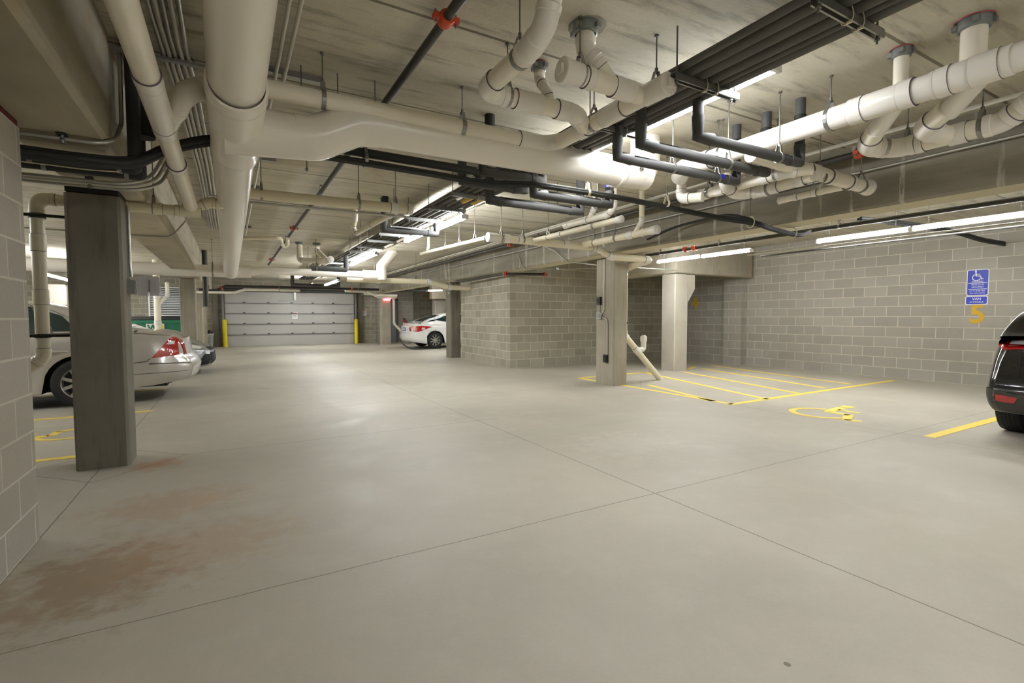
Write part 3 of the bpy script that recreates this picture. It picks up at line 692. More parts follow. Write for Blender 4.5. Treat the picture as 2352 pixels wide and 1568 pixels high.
# the big main running the length of the garage
BR = .1365
t = drain('main_pipe', 'fat white main pipe running away from the camera at upper left', [(.075, -5.8, 2.56), (.07, 2.2, 2.54), (.062, 3.6, 2.42), (.05, 8, 2.33), (.045, 12.70, 2.23)], BR, 'duct', elbows=False, n=36, fitmat='duct')
m = MB().lathe((.066, 3.02, 2.455), (0, 1, -.05), [(0, BR), (0, BR * 1.10), (.10, BR * 1.13), (.14, BR * 1.09), (.86, BR * 1.07), (.98, BR * 1.11), (1.05, BR * 1.08), (1.05, BR)], 36)
m.build('tee_body', 'duct', t)
m = MB().tube([(.0, 3.6, 2.405), (.14, 3.6, 2.405), (.30, 3.6, 2.41), (.50, 3.6, 2.42)], BR * 1.14, 36, r1=BR * 1.02)
m.build('tee_branch', 'duct', t)
for y in (1.5, 2.6): MB().lathe((.07, y, 2.54), (0, 1, 0), [(0, BR), (.001, BR + .0015), (.006, BR + .0015), (.007, BR)], 36).build('joint_ring', 'fixture', t)
t = drain('cross_main_pipe', 'fat white pipe crossing from the near main to the right, lit by the nearest lamp', [(.44, 3.6, 2.42), (.52, 3.6, 2.42), (.82, 3.6, 2.58), (3.55, 3.6, 2.59)], BR * .985, 'duct', R=.28, elbows=False, n=36)
m = MB().tube(fillet([(.40, 3.6, 2.42), (.52, 3.6, 2.42), (.80, 3.6, 2.57), (.95, 3.6, 2.582)], .25), BR * 1.05, 32); m.build('offset_fitting', 'duct', t)
m = MB().tube(fillet([(3.22, 3.6, 2.59), (3.55, 3.6, 2.59), (3.55, 3.6, 2.95)], .21, 10), BR * 1.03, 32)
m.lathe((3.18, 3.6, 2.59), (1, 0, 0), [(0, BR * .9), (0, BR * 1.10), (.03, BR * 1.12), (.06, BR * 1.03)], 32); m.build('end_elbow', 'duct', t)
# elbow continuation up is behind the dark risers
hangs([(3.35, 3.44)], 2.59, .01, 'x', 'the right end of the fat white cross main')
t = drain('far_cross_main', 'fat white main crossing the left bay far away, ending at the near main', [(-6.9, 12.75, 2.26), (.045, 12.75, 2.26), (.45, 12.75, 2.26)], .132, 'duct', elbows=False, n=28)
MB().lathe((-1.2, 12.75, 2.26), (1, 0, 0), [(0, .13), (0, .142), (.5, .142), (.5, .13)], 28).build('coupling', 'duct', t)
t = drain('far_cross_pipe', 'far white pipe stepping down from the main and crossing to the right aisle', [(.3, 12.75, 2.24), (.72, 12.75, 2.31), (3.40, 12.75, 2.31)], .085, 'duct', R=.2, elbows=False, n=24)
m = MB().tube([(2.95, 12.75, 2.31), (3.42, 12.75, 2.31)], .12, 28).tube([(3.42, 12.75, 2.31), (3.42, 12.75, 2.55), (3.75, 12.75, 2.95)], .13, 28).lathe((3.42, 12.75, 2.31), (0, 0, -1), [(0, .13), (.11, .13), (.12, 0)], 28); m.build('riser_tee', 'duct', t)
drain('far_drain_pipe', 'far beige pipe passing over the exit column and dropping beside the beam', [(2.6, 13.0, 2.2), (4.75, 12.9, 2.2), (5.35, 12.9, 2.06), (5.98, 12.9, 2.06)], .07, 'pvc_tan', hubs=(((3.4, 13.01, 2.2), (1, -.08, 0), .1),))
hangs([(-.3, 12.75), (-2.2, 12.75)], 2.26, .132, 'x', 'the far fat cross main on the left')

# left: cream pipe overhead with a wye
OD = [(-.325, -5.8, 2.43), (-.318, 2.4, 2.40), (-.287, 5.60, 2.255)]
def OP(y): f = (y - 2.4) / 3.2; return V(-.318 + .031 * f, y, 2.40 - .145 * f)
OT = (.01, 1, -.045)
t = drain('overhead_drain', 'cream white pipe overhead at upper left, running beside the conduits', OD, .056, 'pvc', n=24, elbows=False, hubs=((OP(2.98), OT, .10), (OP(3.62), OT, .10), (OP(4.3), OT, .08)))
MB().tube([OP(3.03), OP(3.6)], .0615, 24).build('wye', 'pvc_fit', t)
drain('cross_connection', 'cream elbow linking the overhead left pipe to the near cross pipe', [OP(3.62), Q(424, 212, 2.47), Q(478, 200, 2.60), (.03, 3.49, 2.65)], .057, 'pvc_fit', R=.09, n=22)
t = drain('near_cross_pipe', 'cream white pipe crossing above the fat cross main, nearest the camera', [(.0, 3.50, 2.65), (2.12, 3.48, 2.65)], .057, 'pvc', n=22, hubs=(((2.10, 3.48, 2.65), (1, 0, 0), .10),))
MB().tube(fillet([(2.11, 3.48, 2.65), (2.28, 3.48, 2.65), (2.36, 3.33, 2.64)], .25), .062, 22).lathe((2.27, 3.50, 2.64), (1, .35, 0), [(0, .056), (0, .066), (.15, .066), (.16, .072), (.22, .072), (.225, 0)], 22).build('end_wye', 'pvc_fit', t)
hangs([(.57, 3.49), (1.56, 3.48)], 2.65, .057, 'x', 'the nearest cream cross pipe')
for i, (px_, py_) in enumerate(((775, 168), (861, 185), (691, 150), (611, 145))):
    q = Q(px_, py_, 2.95); deadrod(q.x, q.y, 2.70, 'threaded rod above the near cream cross pipe, %s' % ('third from left', 'rightmost', 'second from left', 'leftmost')[i])
t = drain('branch_drain', 'cream pipe toward the camera with cleanout end beside the dark pipe rack', [(2.325, 3.28, 2.62), (2.325, 2.20, 2.62)], .057, 'pvc', caps=(-1,), n=22, hubs=(((2.325, 3.0, 2.62), (0, 1, 0), .09), ((2.325, 2.66, 2.62), (0, 1, 0), .22), ((2.325, 2.33, 2.62), (0, 1, 0), .07)))
hangs([(2.325, 2.27), (2.325, 2.87)], 2.62, .057, 'y', 'the cream cleanout pipe beside the dark rack')
t = drain('upper_drain', 'cream pipe dropping from the ceiling top centre and turning right', [(1.42, 2.02, 2.94), (1.40, 2.12, 2.66), (1.40, 2.27, 2.62), (1.40, 2.80, 2.62), (2.10, 2.80, 2.62), (2.30, 2.95, 2.62)], .057, 'pvc', R=.12, n=22, hubs=(((1.98, 2.80, 2.62), (1, 0, 0), .08), ((1.72, 2.80, 2.62), (1, 0, 0), .2)))
hangs([(1.40, 2.36), ], 2.62, .057, 'y', 'the cream pipe dropping from the ceiling top centre')
hangs([(1.57, 2.80)], 2.62, .057, 'x', 'the cream turning pipe just before its branch')
t = drain('small_riser', 'thin cream riser with red collar joining the turning pipe', [(1.875, 2.90, 2.95), (1.875, 2.90, 2.83), (1.875, 2.82, 2.74), (1.90, 2.80, 2.64)], .033, 'pvc', R=.06)
collar(t, (1.875, 2.90, 2.95), .033)
t = drain('cleanout_pipe', 'cream capped pipe with a riser, above the cleanout pipe', [(1.70, 2.35, 2.62), (2.325, 2.37, 2.62)], .057, 'pvc', caps=(0,), n=22, hubs=(((1.86, 2.355, 2.62), (1, 0, 0), .05), ((2.13, 2.365, 2.62), (1, 0, 0), .16)))
t = drain('stack_riser', 'cream riser with grey collar and plaster patch feeding the capped pipe', [(1.875, 2.40, 2.95), (1.875, 2.40, 2.80), (1.93, 2.38, 2.74), (2.03, 2.362, 2.63)], .054, 'pvc', R=.08)
collar(t, (1.875, 2.40, 2.95), .056, False)
hangs([(1.80, 2.352)], 2.62, .057, 'x', 'the capped cream pipe')
MB_ = MB().lathe((1.90, 2.41, 2.951), (0, 0, -1), [(0, .125), (.003, .11), (.004, 0)], 11); tag(MB_.build('plaster_patch', 'column'), 'rough white plaster patch on the ceiling round the stack riser', 'patch')

# left: lower cross pipe with vertical stack
z = 2.215; yl = 5.54; xl = QY(90, 600, yl).x
t = drain('left_stack', 'beige pipe from the wall side stack crossing behind the dark column', [(xl - .6, yl, .0), (xl - .25, yl, .66), (xl, yl, .90), (xl, yl, z), (-.36, yl, z), (-.14, yl, z + .10), (.0, yl, z + .10)], .047, 'pvc_tan', R=.09, fitmat='pvc_tan', n=22, hubs=(((xl, yl, 1.40), (0, 0, 1), .12), ((xl, yl, 1.85), (0, 0, 1), .14), ((-.54, yl, z), (1, 0, 0), .07), ((-.29, yl, z), (1, 0, 0), .17)))
for z_, s in ((QY(90, 497, yl).z, 'upper'), (QY(90, 771, yl).z, 'lower')):
    c = empty('riser_clamp', (xl, yl, z_)); tag(c, 'black clamp with strut arm on the left stack, %s one' % s, 'clamp')
    MB().lathe((xl, yl, z_ - .016), (0, 0, 1), [(0, .048), (0, .056), (.032, .056), (.032, .048)], 18).build('band', 'blk', c)
    MB().box(xl - .1, -.98, yl - .075, yl - .05, z_ - .011, z_ + .011).build('strut_arm', 'insblk', c)
rodhang(-.57, yl, z, .047, (1, 0, 0), 'steel rod hanger on the cream pipe just right of the dark column')
# second cross pipe
z = 2.5
t = drain('second_cross_pipe', 'beige pipe crossing in mid distance behind the fat cross main', [(.15, 5.80, z), (1.86, 5.74, z)], .055, 'pvc_tan', n=20, hubs=(((1.88, 5.74, z), (1, 0, 0), .06), ((1.70, 5.745, z), (1, 0, 0), .09)))
MB().tube([(1.74, 5.76, z - .02), (1.74, 6.1, z - .02)], .044, 16).build('branch_wye', 'pvc_fit', t)
drain('trap_pipe', 'thin beige pipe running back from the second cross pipe to a small riser', [(1.74, 6.0, z - .02), (1.70, 7.75, z), (1.68, 7.85, z + .1), (1.66, 7.6, z + .2), (1.66, 7.6, 2.95)], .036, 'pvc_tan', R=.06, hubs=(((1.72, 6.9, z - .01), (0, 1, 0), .05),))
hangs([(.32, 5.80), (1.30, 5.76), (1.72, 5.745)], z, .055, 'x', 'the second beige cross pipe')
drain('thin_grey_line', 'thin grey line running under the second beige cross pipe', [(.2, 5.9, 2.43), (1.9, 5.85, 2.43)], .014, 'emt', elbows=False, n=10)
# far risers between main and rack
for i, (pts, lb_, r) in enumerate((([Q(660, 548, 2.62), Q(661, 560, 2.55), Q(655, 568, 2.50), Q(648, 562, 2.52), Q(644, 546, 2.56), Q(560, 547, 2.56)], 'thin beige pipe with a curled trap beside the black sprinkler line', .03),)):
    drain('trap_pipe', lb_, pts, r, 'pvc_tan', elbows=False, R=.05)
yy = 9.6
def far(x, y, Y_): p = QY(x, y, Y_); return p
p1_, p2_, p3_ = Q(688, 556, 2.95), Q(727, 558, 2.95), Q(757, 597, 2.50)
t = drain('far_riser', 'white riser with collar dropping left of the cable rack, far off', [p1_, V(p1_.x, p1_.y, 2.54), V(p3_.x - .1, p3_.y, 2.47)], .06, 'pvc', R=.08); collar(t, p1_, .06, False)
t = drain('far_wye_riser', 'white riser bending into the far capped pipe', [p2_, V(p2_.x, p2_.y, 2.78), V(p3_.x - .06, p3_.y + .1, 2.52)], .06, 'pvc', R=.1); collar(t, p2_, .06, False)
drain('far_cleanout', 'white cleanout end pointing at the camera beside the cable rack', [(p3_.x, p3_.y + .7, 2.5), (p3_.x, p3_.y - .1, 2.5)], .06, 'pvc', caps=(-1,))
# white pipe at right with two tees
z, xp, pr = 2.64, 3.80, .078
t = drain('right_drain', 'white pipe glaring in the lamp light at upper right, with two tees', [(xp, -5.8, z), (xp, 3.30, z)], pr, 'pvc_fit', R=.1, elbows=False, n=28, hubs=(((xp, 1.17, z), (0, 1, 0), .13), ((xp, 1.36, z), (0, 1, 0), .07), ((xp, 1.55, z), (0, 1, 0), .08), ((xp, 1.84, z), (0, 1, 0), .09), ((xp, 3.1, z), (0, 1, 0), .12)))
MB().tube(fillet([(xp, 3.12, z), (xp, 3.36, z), (xp + .10, 3.48, z - .04)], .09), pr * 1.06, 24).build('end_bend', 'pvc_fit', t)
drain('drop_pipe', 'cream vertical drop behind the dark bends from the glaring pipe end', [(xp + .28, 3.62, 2.66), (xp + .28, 3.62, 2.44), (xp + .34, 3.4, 2.42)], .05, 'pvc', R=.06)
MB().tube([(xp, 1.55, z), (xp, 1.86, z)], pr * 1.08, 26).tube([(xp, 1.06, z), (xp, 1.42, z)], pr * 1.08, 26).build('tee_sleeve', 'pvc_fit', t)
for y_ in (1.24, 1.66):
    MB().tube([(xp + .02, y_ - .04, z - .02), (xp + .26, y_ + .19, z - .10)], .062, 20).build('wye_branch', 'pvc_fit', t)
for y_, s, r_ in ((1.60, 'left', .042), (1.24, 'right', .062)):
    c = drain('tee_riser', 'short white riser with collar above the glaring white pipe, %s one' % s, [(xp + .02, y_, z + .05), (xp + .02, y_, 2.8), (xp + .02, y_, 2.95)], r_, 'pvc', elbows=False); collar(c, (xp + .02, y_, 2.95), r_ * .95)
t = drain('right_branch', 'cream pipe running below the glaring white pipe and rising at the right edge', [(xp + .22, 1.82, z - .09), (4.22, 1.98, 2.50), (4.42, 1.86, 2.49), (4.44, 1.28, 2.49), (4.36, 1.08, 2.58), (4.30, 1.02, 2.80), (4.30, 1.02, 2.95)], .064, 'pvc', R=.14, n=22, hubs=(((4.43, 1.72, 2.49), (0, 1, 0), .06), ((4.44, 1.50, 2.49), (0, 1, 0), .1)))
drain('branch_pipe', 'cream arm joining the right tee to the lower right pipe', [(xp + .22, 1.42, z - .09), (4.16, 1.60, 2.50), (4.40, 1.56, 2.49)], .064, 'pvc', R=.1, n=22)
hangs([(xp, 2.02), (xp, 2.92)], z, pr, 'y', 'the glaring white pipe')
hangs([(4.43, 1.80), (4.44, 1.38)], 2.49, .064, 'y', 'the lower right cream pipe')
# group of white pipes under the dark risers
def K(*pts): return [CAM + (V(*p) - CAM) * 1.07 for p in pts]
z = 2.385; kz = CH + (z - CH) * 1.07
A = K((3.95, 3.25, z), (3.93, 2.60, z), (3.93, 2.42, z), (4.05, 2.28, z + .01))
t = drain('capped_pipe', 'cream pipe with capped left end just under the dark drain bends', A, .050, 'pvc', caps=(0,), R=.1, hubs=((K((3.945, 3.05, z))[0], (0, 1, 0), .1), (K((3.93, 2.6, z))[0], (0, 1, 0), .08)))
A = K((3.70, 2.78, z + .12), (3.76, 2.86, z - .02), (4.0, 2.93, z - .055), (4.10, 2.75, z - .06), (4.10, 2.30, z - .03))
t = drain('lower_pair_pipe', 'cream pipe below the capped one, turning down at its left end', A, .053, 'pvc', R=.12, hubs=((K((4.10, 2.62, z - .052))[0], (0, 1, 0), .08), (K((4.10, 2.40, z - .04))[0], (0, 1, 0), .08)))
A = K((3.45, 2.40, z + .06), (5.02, 2.34, z))
t = drain('collector_pipe', 'wide cream pipe slanting right to a capped end against the streaked beam', A, .062, 'pvc', caps=(-1,), n=22, hubs=((K((4.20, 2.37, z + .03))[0], (1, 0, 0), .12), (K((4.45, 2.36, z + .02))[0], (1, 0, 0), .06), (K((4.75, 2.35, z + .01))[0], (1, 0, 0), .06)))
A = K((4.66, 2.92, z - .04), (4.74, 2.40, z - .02))
t = drain('thin_capped_pipe', 'thin cream pipe with capped left end, lowest of the group by the streaked beam', A, .031, 'pvc', caps=(0,), hubs=((K((4.68, 2.78, z - .035))[0], (0, 1, 0), .04), (K((4.70, 2.62, z - .03))[0], (0, 1, 0), .05)))
h = K((3.94, 3.17, z), (3.93, 2.5, z), (4.10, 2.68, z - .055), (4.32, 2.37, z + .02), (4.92, 2.34, z))
hangs([h[0][:2], h[1][:2]], kz, .050, 'y', 'the capped cream pipe under the dark bends')
hangs([h[2][:2]], h[2].z, .053, 'y', 'the cream pipe below the capped one')
hangs([h[3][:2], h[4][:2]], kz, .062, 'x', 'the wide slanting cream pipe')
# mid group
z = 2.36
t = drain('column_drain', 'cream pipe with open left end running to the column and down to the floor foot', [(3.20, 6.3, z), (5.20, 6.3, z - .02), (5.46, 6.3, 2.215), (6.36, 6.3, 2.215), (6.30, 6.88, 2.10), (6.30, 6.88, .90), (7.27, 6.90, .0)], .057, 'pvc_tan', R=.10, n=22, hubs=(((3.5, 6.3, z), (1, 0, 0), .1), ((3.72, 6.3, z), (1, 0, 0), .06), ((4.55, 6.3, z), (1, 0, 0), .1), ((5.1, 6.3, z - .02), (1, 0, 0), .06), ((6.62, 6.887, .60), (.73, 0, -.68), .16)))
MB().lathe((3.20, 6.3, z), (-1, 0, 0), [(-.14, .057), (-.14, .066), (0, .066), (0, .05), (-.03, .05), (-.03, 0)], 22).build('end_plug', 'pvc_fit', t)
MB().tube(fillet([(6.62, 6.887, .60), (6.80, 6.89, .62), (6.80, 6.89, .86)], .04), .05, 18).lathe((6.80, 6.89, .76), (0, 0, 1), [(0, .05), (0, .062), (.1, .062), (.1, .04), (.12, .038), (.12, 0)], 18).build('cleanout_tee', 'pvc_fit', t)
MB().lathe((6.30, 6.88, 1.10), (0, 0, 1), [(0, .06), (0, .066), (.03, .066), (.03, .06)], 18).build('strap', 'blk', t)
MB().lathe((6.30, 6.88, 2.03), (0, 0, 1), [(0, .06), (0, .066), (.02, .066), (.02, .06)], 18).build('strap', 'blk', t)
t = drain('mid_branch', 'cream pipe branching off the column drain toward the camera, upper left one', [(3.95, 6.28, z), (3.98, 4.42, z)], .036, 'pvc_tan', caps=(-1,), hubs=(((3.96, 5.6, z), (0, 1, 0), .05),))
t = drain('mid_upper_branch', 'thin cream pipe with two risers above the upper branch', [(3.92, 5.42, 2.44), (3.95, 4.62, 2.44), (3.95, 4.50, 2.5), (3.95, 4.50, 2.95)], .036, 'pvc', R=.07, caps=(0,), hubs=(((3.935, 5.0, 2.44), (0, 1, 0), .06),))
drain('mid_upper_riser', 'thin cream riser left of the two above the upper branch', [(3.93, 4.92, 2.46), (3.93, 4.84, 2.56), (3.93, 4.84, 2.95)], .034, 'pvc', R=.07)
t = drain('beam_side_branch', 'cream pipe branching off the column drain beside the streaked beam', [(4.88, 6.28, z), (4.86, 4.72, z)], .050, 'pvc_tan', caps=(-1,), hubs=(((4.87, 5.2, z), (0, 1, 0), .12), ((4.87, 4.95, z), (0, 1, 0), .05)))
drain('beam_side_riser', 'cream riser joining the branch beside the streaked beam', [(4.86, 5.12, z), (4.86, 4.98, z + .14), (4.86, 4.98, 2.95)], .036, 'pvc_tan', R=.08)
t = drain('long_branch', 'thin white pipe running far back from the plugged end of the column drain', [(3.28, 6.4, z + .02), (3.30, 9.35, 2.48)], .030, 'pvc_tan', caps=(-1,), hubs=(((3.27, 6.55, z + .02), (0, 1, 0), .12), ((3.287, 7.6, 2.42), (0, 1, .03), .05)))
drain('long_branch_riser', 'thin white riser at the far end of the long thin pipe', [(3.30, 9.05, 2.47), (3.30, 8.95, 2.56), (3.30, 8.95, 2.95)], .028, 'pvc', R=.06)
hangs([(3.42, 6.3), (3.78, 6.3)], z, .057, 'x', 'the column drain near its plugged end')
hangs([(3.96, 5.9), (3.97, 4.9)], z, .036, 'y', 'the upper left branch of the column drain')
hangs([(4.88, 6.0), (4.86, 5.5)], z, .05, 'y', 'the branch beside the streaked beam')
hangs([(3.285, 6.9), (3.29, 7.5), (3.293, 8.1)], z + .055, .03, 'y', 'the long thin white pipe')
# right far column drain
drain('exit_column_drain', 'white drain beside the exit sign column with a slanted foot', [(5.2, 22.3, 2.3), (5.5, 22.3, 2.3), (5.8, 22.3, 2.16), (6.62, 22.3, 2.2), (6.62, 22.7, 2.1), (6.62, 22.7, .95), (7.55, 22.7, .0)], .057, 'pvc', R=.1, hubs=(((6.95, 22.7, .6), (.7, 0, -.7), .16),))
drain('cleanout_stub', 'white cleanout stub on the slanted foot beside the steel door', [(6.95, 22.7, .6), (7.1, 22.7, .66), (7.1, 22.7, .86)], .05, 'pvc', R=.05, caps=(-1,))
drain('left_far_drain', 'white vertical drain with a side branch in front of the louvred grille', [(-1.86, 18.0, 2.95), (-1.86, 18.0, 0)], .085, 'pvc', hubs=(((-1.86, 18.0, 1.9), (0, 0, 1), .16), ((-1.86, 18.0, 1.1), (0, 0, 1), .1)), elbows=False)
drain('left_far_branch', 'thin white branch curving into the vertical drain before the grille', [(-1.60, 18.0, 2.3), (-1.60, 18.0, 1.9), (-1.82, 18.0, 1.66)], .05, 'pvc', R=.08)

# dark insulated drain bends hanging from the ceiling
def darkbend(label, xv, y, zt, xr, z, zup, r, mat='ins'):
    t = drain('insulated_drain', label, [(xv, y, zt), (xv, y, z), (xr, y, z), (xr, y, zup)], r, mat, R=.012, elbows=False, n=20)
    m = MB().obox(V(xv, y, z + .03), V(r * 1.1, 0, 0), V(0, r * 1.1, 0), V(0, 0, .07)); 
    m = MB().tube([(xv, y, z + .13), (xv, y, z), (xv + .14, y, z)], r * 1.14, 20); m.build('corner_wrap', mat, t)
    MB().tube([(xr, y, z + .14), (xr, y, z), (xr - .14, y, z)], r * 1.14, 20).build('corner_wrap', mat, t)
    for f in (.12, .7): MB().tube([(xv + (xr - xv) * f, y, z + r * .9), (xv + (xr - xv) * f + .012, y, z + r * .9)], r * .5, 8)
    if z + .25 < zup: MB().lathe((xr, y, zup - .16), (0, 0, 1), [(0, r), (0, r * 1.18), (.03, r * 1.18), (.03, r)], 18).build('wrap_seam', 'blk', t)
    return t
darkbend('dark grey insulated pipe bend under the lamp, the nearest and highest on screen', 2.80, 2.35, 2.68, 3.99, 2.45, 2.95, .037)
darkbend('dark grey insulated pipe bend, second of the three under the nearest lamp', 2.57, 2.65, 2.68, 4.01, 2.45, 2.95, .039)
t = darkbend('dark grey insulated pipe bend with blue seal, third of the three under the nearest lamp', 2.62, 2.95, 2.68, 4.03, 2.45, 2.95, .038)
MB().lathe((3.80, 2.912, 2.455), (0, -1, 0), [(0, .022), (.006, .022), (.007, 0)], 14).build('blue_seal', 'blue', t)
darkbend('dark insulated pipe bend hanging lowest below the fat cross main', 2.32, 4.52, 2.66, 3.47, 2.41, 2.95, .045)
t = darkbend('dark insulated pipe bend with blue tape right below the fat cross main', 2.60, 4.12, 2.66, 3.55, 2.42, 2.95, .045)
MB().lathe((3.55, 4.12, 2.60), (0, 0, 1), [(0, .047), (.05, .047)], 16).build('blue_tape', 'blue', t)
darkbend('short dark insulated loop left of centre below the fat cross main', 1.93, 4.32, 2.90, 2.62, 2.50, 2.66, .042, 'ins')
darkbend('second short dark insulated loop below the fat cross main', 2.05, 4.12, 2.90, 2.70, 2.56, 2.68, .042, 'ins')
darkbend('far dark insulated pipe loop under the rack before the middle lamps', 1.98, 7.2, 2.95, 2.78, 2.50, 2.66, .045, 'ins')
pa, pb = QY(716, 616, 11.7), QY(795, 616, 11.7)
drain('insulated_drain', 'short dark insulated line lying just above the far cross pipe', [(pa.x, 11.7, pa.z), (pb.x, 11.7, pa.z), (pb.x, 11.7, 2.62)], .055, 'ins', R=.02, elbows=False)
darkbend('small dark loop near the garage door', 2.0, 19.5, 2.95, 3.6, 2.42, 2.95, .06, 'ins')
hangs([(3.22, 2.95), (3.78, 2.95)], 2.45, .038, 'x', 'the third dark bend under the nearest lamp')
hangs([(3.52, 2.65)], 2.45, .039, 'x', 'the second dark bend under the nearest lamp')
hangs([(3.72, 2.35)], 2.45, .037, 'x', 'the nearest dark bend')
hangs([(3.42, 4.16)], 2.42, .05, 'x', 'the blue taped dark bend')
# vertical sleeves through the ceiling
for i, (x_, y_, r_) in enumerate(((885, 455, .045), (1125, 278, .045))):
    q = Q(x_, y_ if i == 0 else 270, 2.93); m = MB().lathe((q.x, q.y, 2.95), (0, 0, -1), [(0, r_), (.16, r_), (.16, 0)], 16)
    tag(m.build('pipe_sleeve', 'blk'), ('short black sleeve stub above the second beige cross pipe', 'short black sleeve stub above the near cream cross pipe')[i], 'sleeve')

# rack of charcoal lines on strut channels
RK = ((2.40, 2.72, .022), (2.47, 2.71, .030), (2.565, 2.72, .040), (2.665, 2.71, .034), (2.735, 2.70, .020), (2.82, 2.72, .038))
for i, (x, z, r) in enumerate(RK):
    pts = [(x, -5.9, z), (x, 4.0, z), (x - .03, 6.0, z), (x - .05, 20.5, z)]
    tag(MB().tube(pts, r, 16).build('refrigerant_line', 'rack'), 'charcoal insulated line in the ceiling rack, %s from the left' % ORD[i], 'pipe')
cl = tag(MB().tube([(2.9, 5.8, 2.70), (2.86, 9.2, 2.66), (2.86, 20, 2.66)], .012, 8).build('conduit', 'emt'), 'thin conduit running along the right side of the dark rack', 'conduit')
for i, y in enumerate((-1.2, -.35, .5, 1.32, 2.14, 2.96, 4.4, 5.38, 6.17, 6.99, 7.8, 8.52, 9.35, 10.2, 11.0, 13.6, 14.8, 16.2, 18.0)):
    x0, x1 = (2.33, 2.92) if y < 4.6 else (2.25, 2.80)
    t = empty('strut_trapeze', (x0, y, 2.64))
    near = {1.32: 'nearest one, at the top edge of the picture', 2.14: 'one ending at the nearest lamp', 2.96: 'one ending behind the middle dark bend', 5.38: 'one above the yellow tags', 6.17: 'one right after the yellow tags'}
    tag(t, 'steel strut carrying the dark rack, ' + near.get(y, ('%s one counted from the camera' % (ORD + ['eleventh', 'twelfth', 'thirteenth', 'fourteenth', 'fifteenth', 'sixteenth', 'seventeenth', 'eighteenth', 'nineteenth'])[i])), 'strut')
    m = MB(); m.box(x0, x1, y - .0205, y - .0185, 2.632, 2.672); m.box(x0, x1, y + .0185, y + .0205, 2.632, 2.672); m.box(x0, x1, y - .0205, y + .0205, 2.670, 2.673)
    m.box(x0, x1, y - .0205, y - .011, 2.630, 2.633); m.box(x0, x1, y + .011, y + .0205, 2.630, 2.633); m.build('channel', 'steel', t)
    for x in (x0 + .03, x1 - .03): MB().tube([(x, y, 2.60), (x, y, 2.95)], .005, 6).lathe((x, y, 2.628), (0, 0, -1), [(0, .0), (0, .014), (.01, .014), (.01, 0)], 6).build('threaded_rod', 'rod', t)
    if y < 9:
        for x in (2.60, 2.70):
            zp = [V(x, y - .022, 2.69), V(x, y - .030, 2.65), V(x, y - .02, 2.624), V(x + .01, y + .02, 2.624), V(x + .01, y + .030, 2.65), V(x + .01, y + .022, 2.69)]
            MB().tube(smooth_path(zp, 4), .003, 6).obox(V(x - .005, y - .015, 2.618), V(.006, 0, 0), V(0, .012, 0), V(0, 0, .005)).build('cable_tie', 'zip', t)
for i, x in enumerate((2.63, 2.75)):
    tag(MB().lathe((x, 5.50, 2.715), (0, 1, 0), [(0, .041), (.0, .043), (.35, .043), (.35, .041)], 16).build('line_tag', 'yellow_wall'), 'yellow marker wrapped on the dark rack line, %s one' % ('left', 'right')[i], 'marker')
tag(MB().lathe((2.50, 5.50, 2.715), (0, 1, 0), [(0, .034), (.0, .035), (.25, .035), (.25, .034)], 16).build('line_tag', 'pvc_fit'), 'pale green marker wrapped on the dark rack line beside the yellow ones', 'marker')

# sprinkler mains
def coupling(parent, p, d, r, name='grooved_coupling'):
    d = Vector(d).normalized(); m = MB().lathe(Vector(p) - d * .035, d, [(0, r), (0, r * 1.5), (.012, r * 1.65), (.058, r * 1.65), (.07, r * 1.5), (.07, r)], 16)
    sd = V(-d.y, d.x, 0)
    for s in (-1, 1):
        m.obox(Vector(p) + sd * s * r * 2.1, d * .022, sd * r * .6, V(0, 0, r * .55))
        m.tube([Vector(p) + sd * s * r * 2.2 + V(0, 0, -r * 1.3), Vector(p) + sd * s * r * 2.2 + V(0, 0, r * 1.3)], r * .28, 8, 1)
    m.build(name, ['orange', 'steel'], parent)
def sprk(label, pts, r, cps, **k):
    t = tag(MB().tube(fillet(pts, .06), r, 14).build('sprinkler_pipe', 'blacksteel'), label, 'pipe')
    for p, d in cps: coupling(t, p, d, r)
    return t
sprk('black sprinkler pipe with orange couplings running back under the ceiling, left half', [(1.075, -5.9, 2.86), (1.075, 17.0, 2.86)], .027, (((1.075, 2.61, 2.86), (0, 1, 0)), ((1.06, 9.87, 2.86), (0, 1, 0)), ((1.06, 15.4, 2.86), (0, 1, 0))))
hangs([(1.075, 1.55), (1.075, 4.92), (1.075, 6.9), (1.075, 11.5)], 2.86, .027, 'y', 'the long sprinkler pipe', top=2.95)
sprk('black sprinkler pipe with orange couplings beside the streaked beam', [(5.28, -5.9, 2.78), (5.28, 21.5, 2.78)], .03, (((5.28, 2.53, 2.78), (0, 1, 0)), ((5.28, 9.3, 2.78), (0, 1, 0))))
hangs([(5.28, 3.2), (5.28, 4.2), (5.28, 6.8), (5.28, 8.2), (5.28, 10.5)], 2.78, .03, 'y', 'the sprinkler pipe beside the streaked beam')
sprk('black sprinkler pipe above the lamps in front of the right wall', [(7.65, -5.9, 2.52), (7.65, 7.7, 2.52)], .032, (((7.65, 6.66, 2.52), (0, 1, 0)), ((7.65, 6.45, 2.52), (0, 1, 0))))
hangs([(7.65, 7.3), (7.65, 5.9), (7.65, 3.9)], 2.52, .032, 'y', 'the sprinkler pipe at the right wall')
t = sprk('short black sprinkler pipe with orange ends at the plant room corner', [(5.60, 13.0, 2.24), (5.60, 10.2, 2.24), (6.55, 9.8, 2.24)], .03, (((5.62, 10.15, 2.24), (.4, -1, 0)), ((6.5, 9.82, 2.24), (1, -.4, 0))))
sprk('black sprinkler pipe with orange elbow crossing before the garage door, left', [(-.9, 20.2, 2.19), (-.35, 20.2, 2.19), (-.1, 20.2, 2.36), (2.3, 20.2, 2.36)], .045, (((-.22, 20.2, 2.28), (1, 0, .7)),))
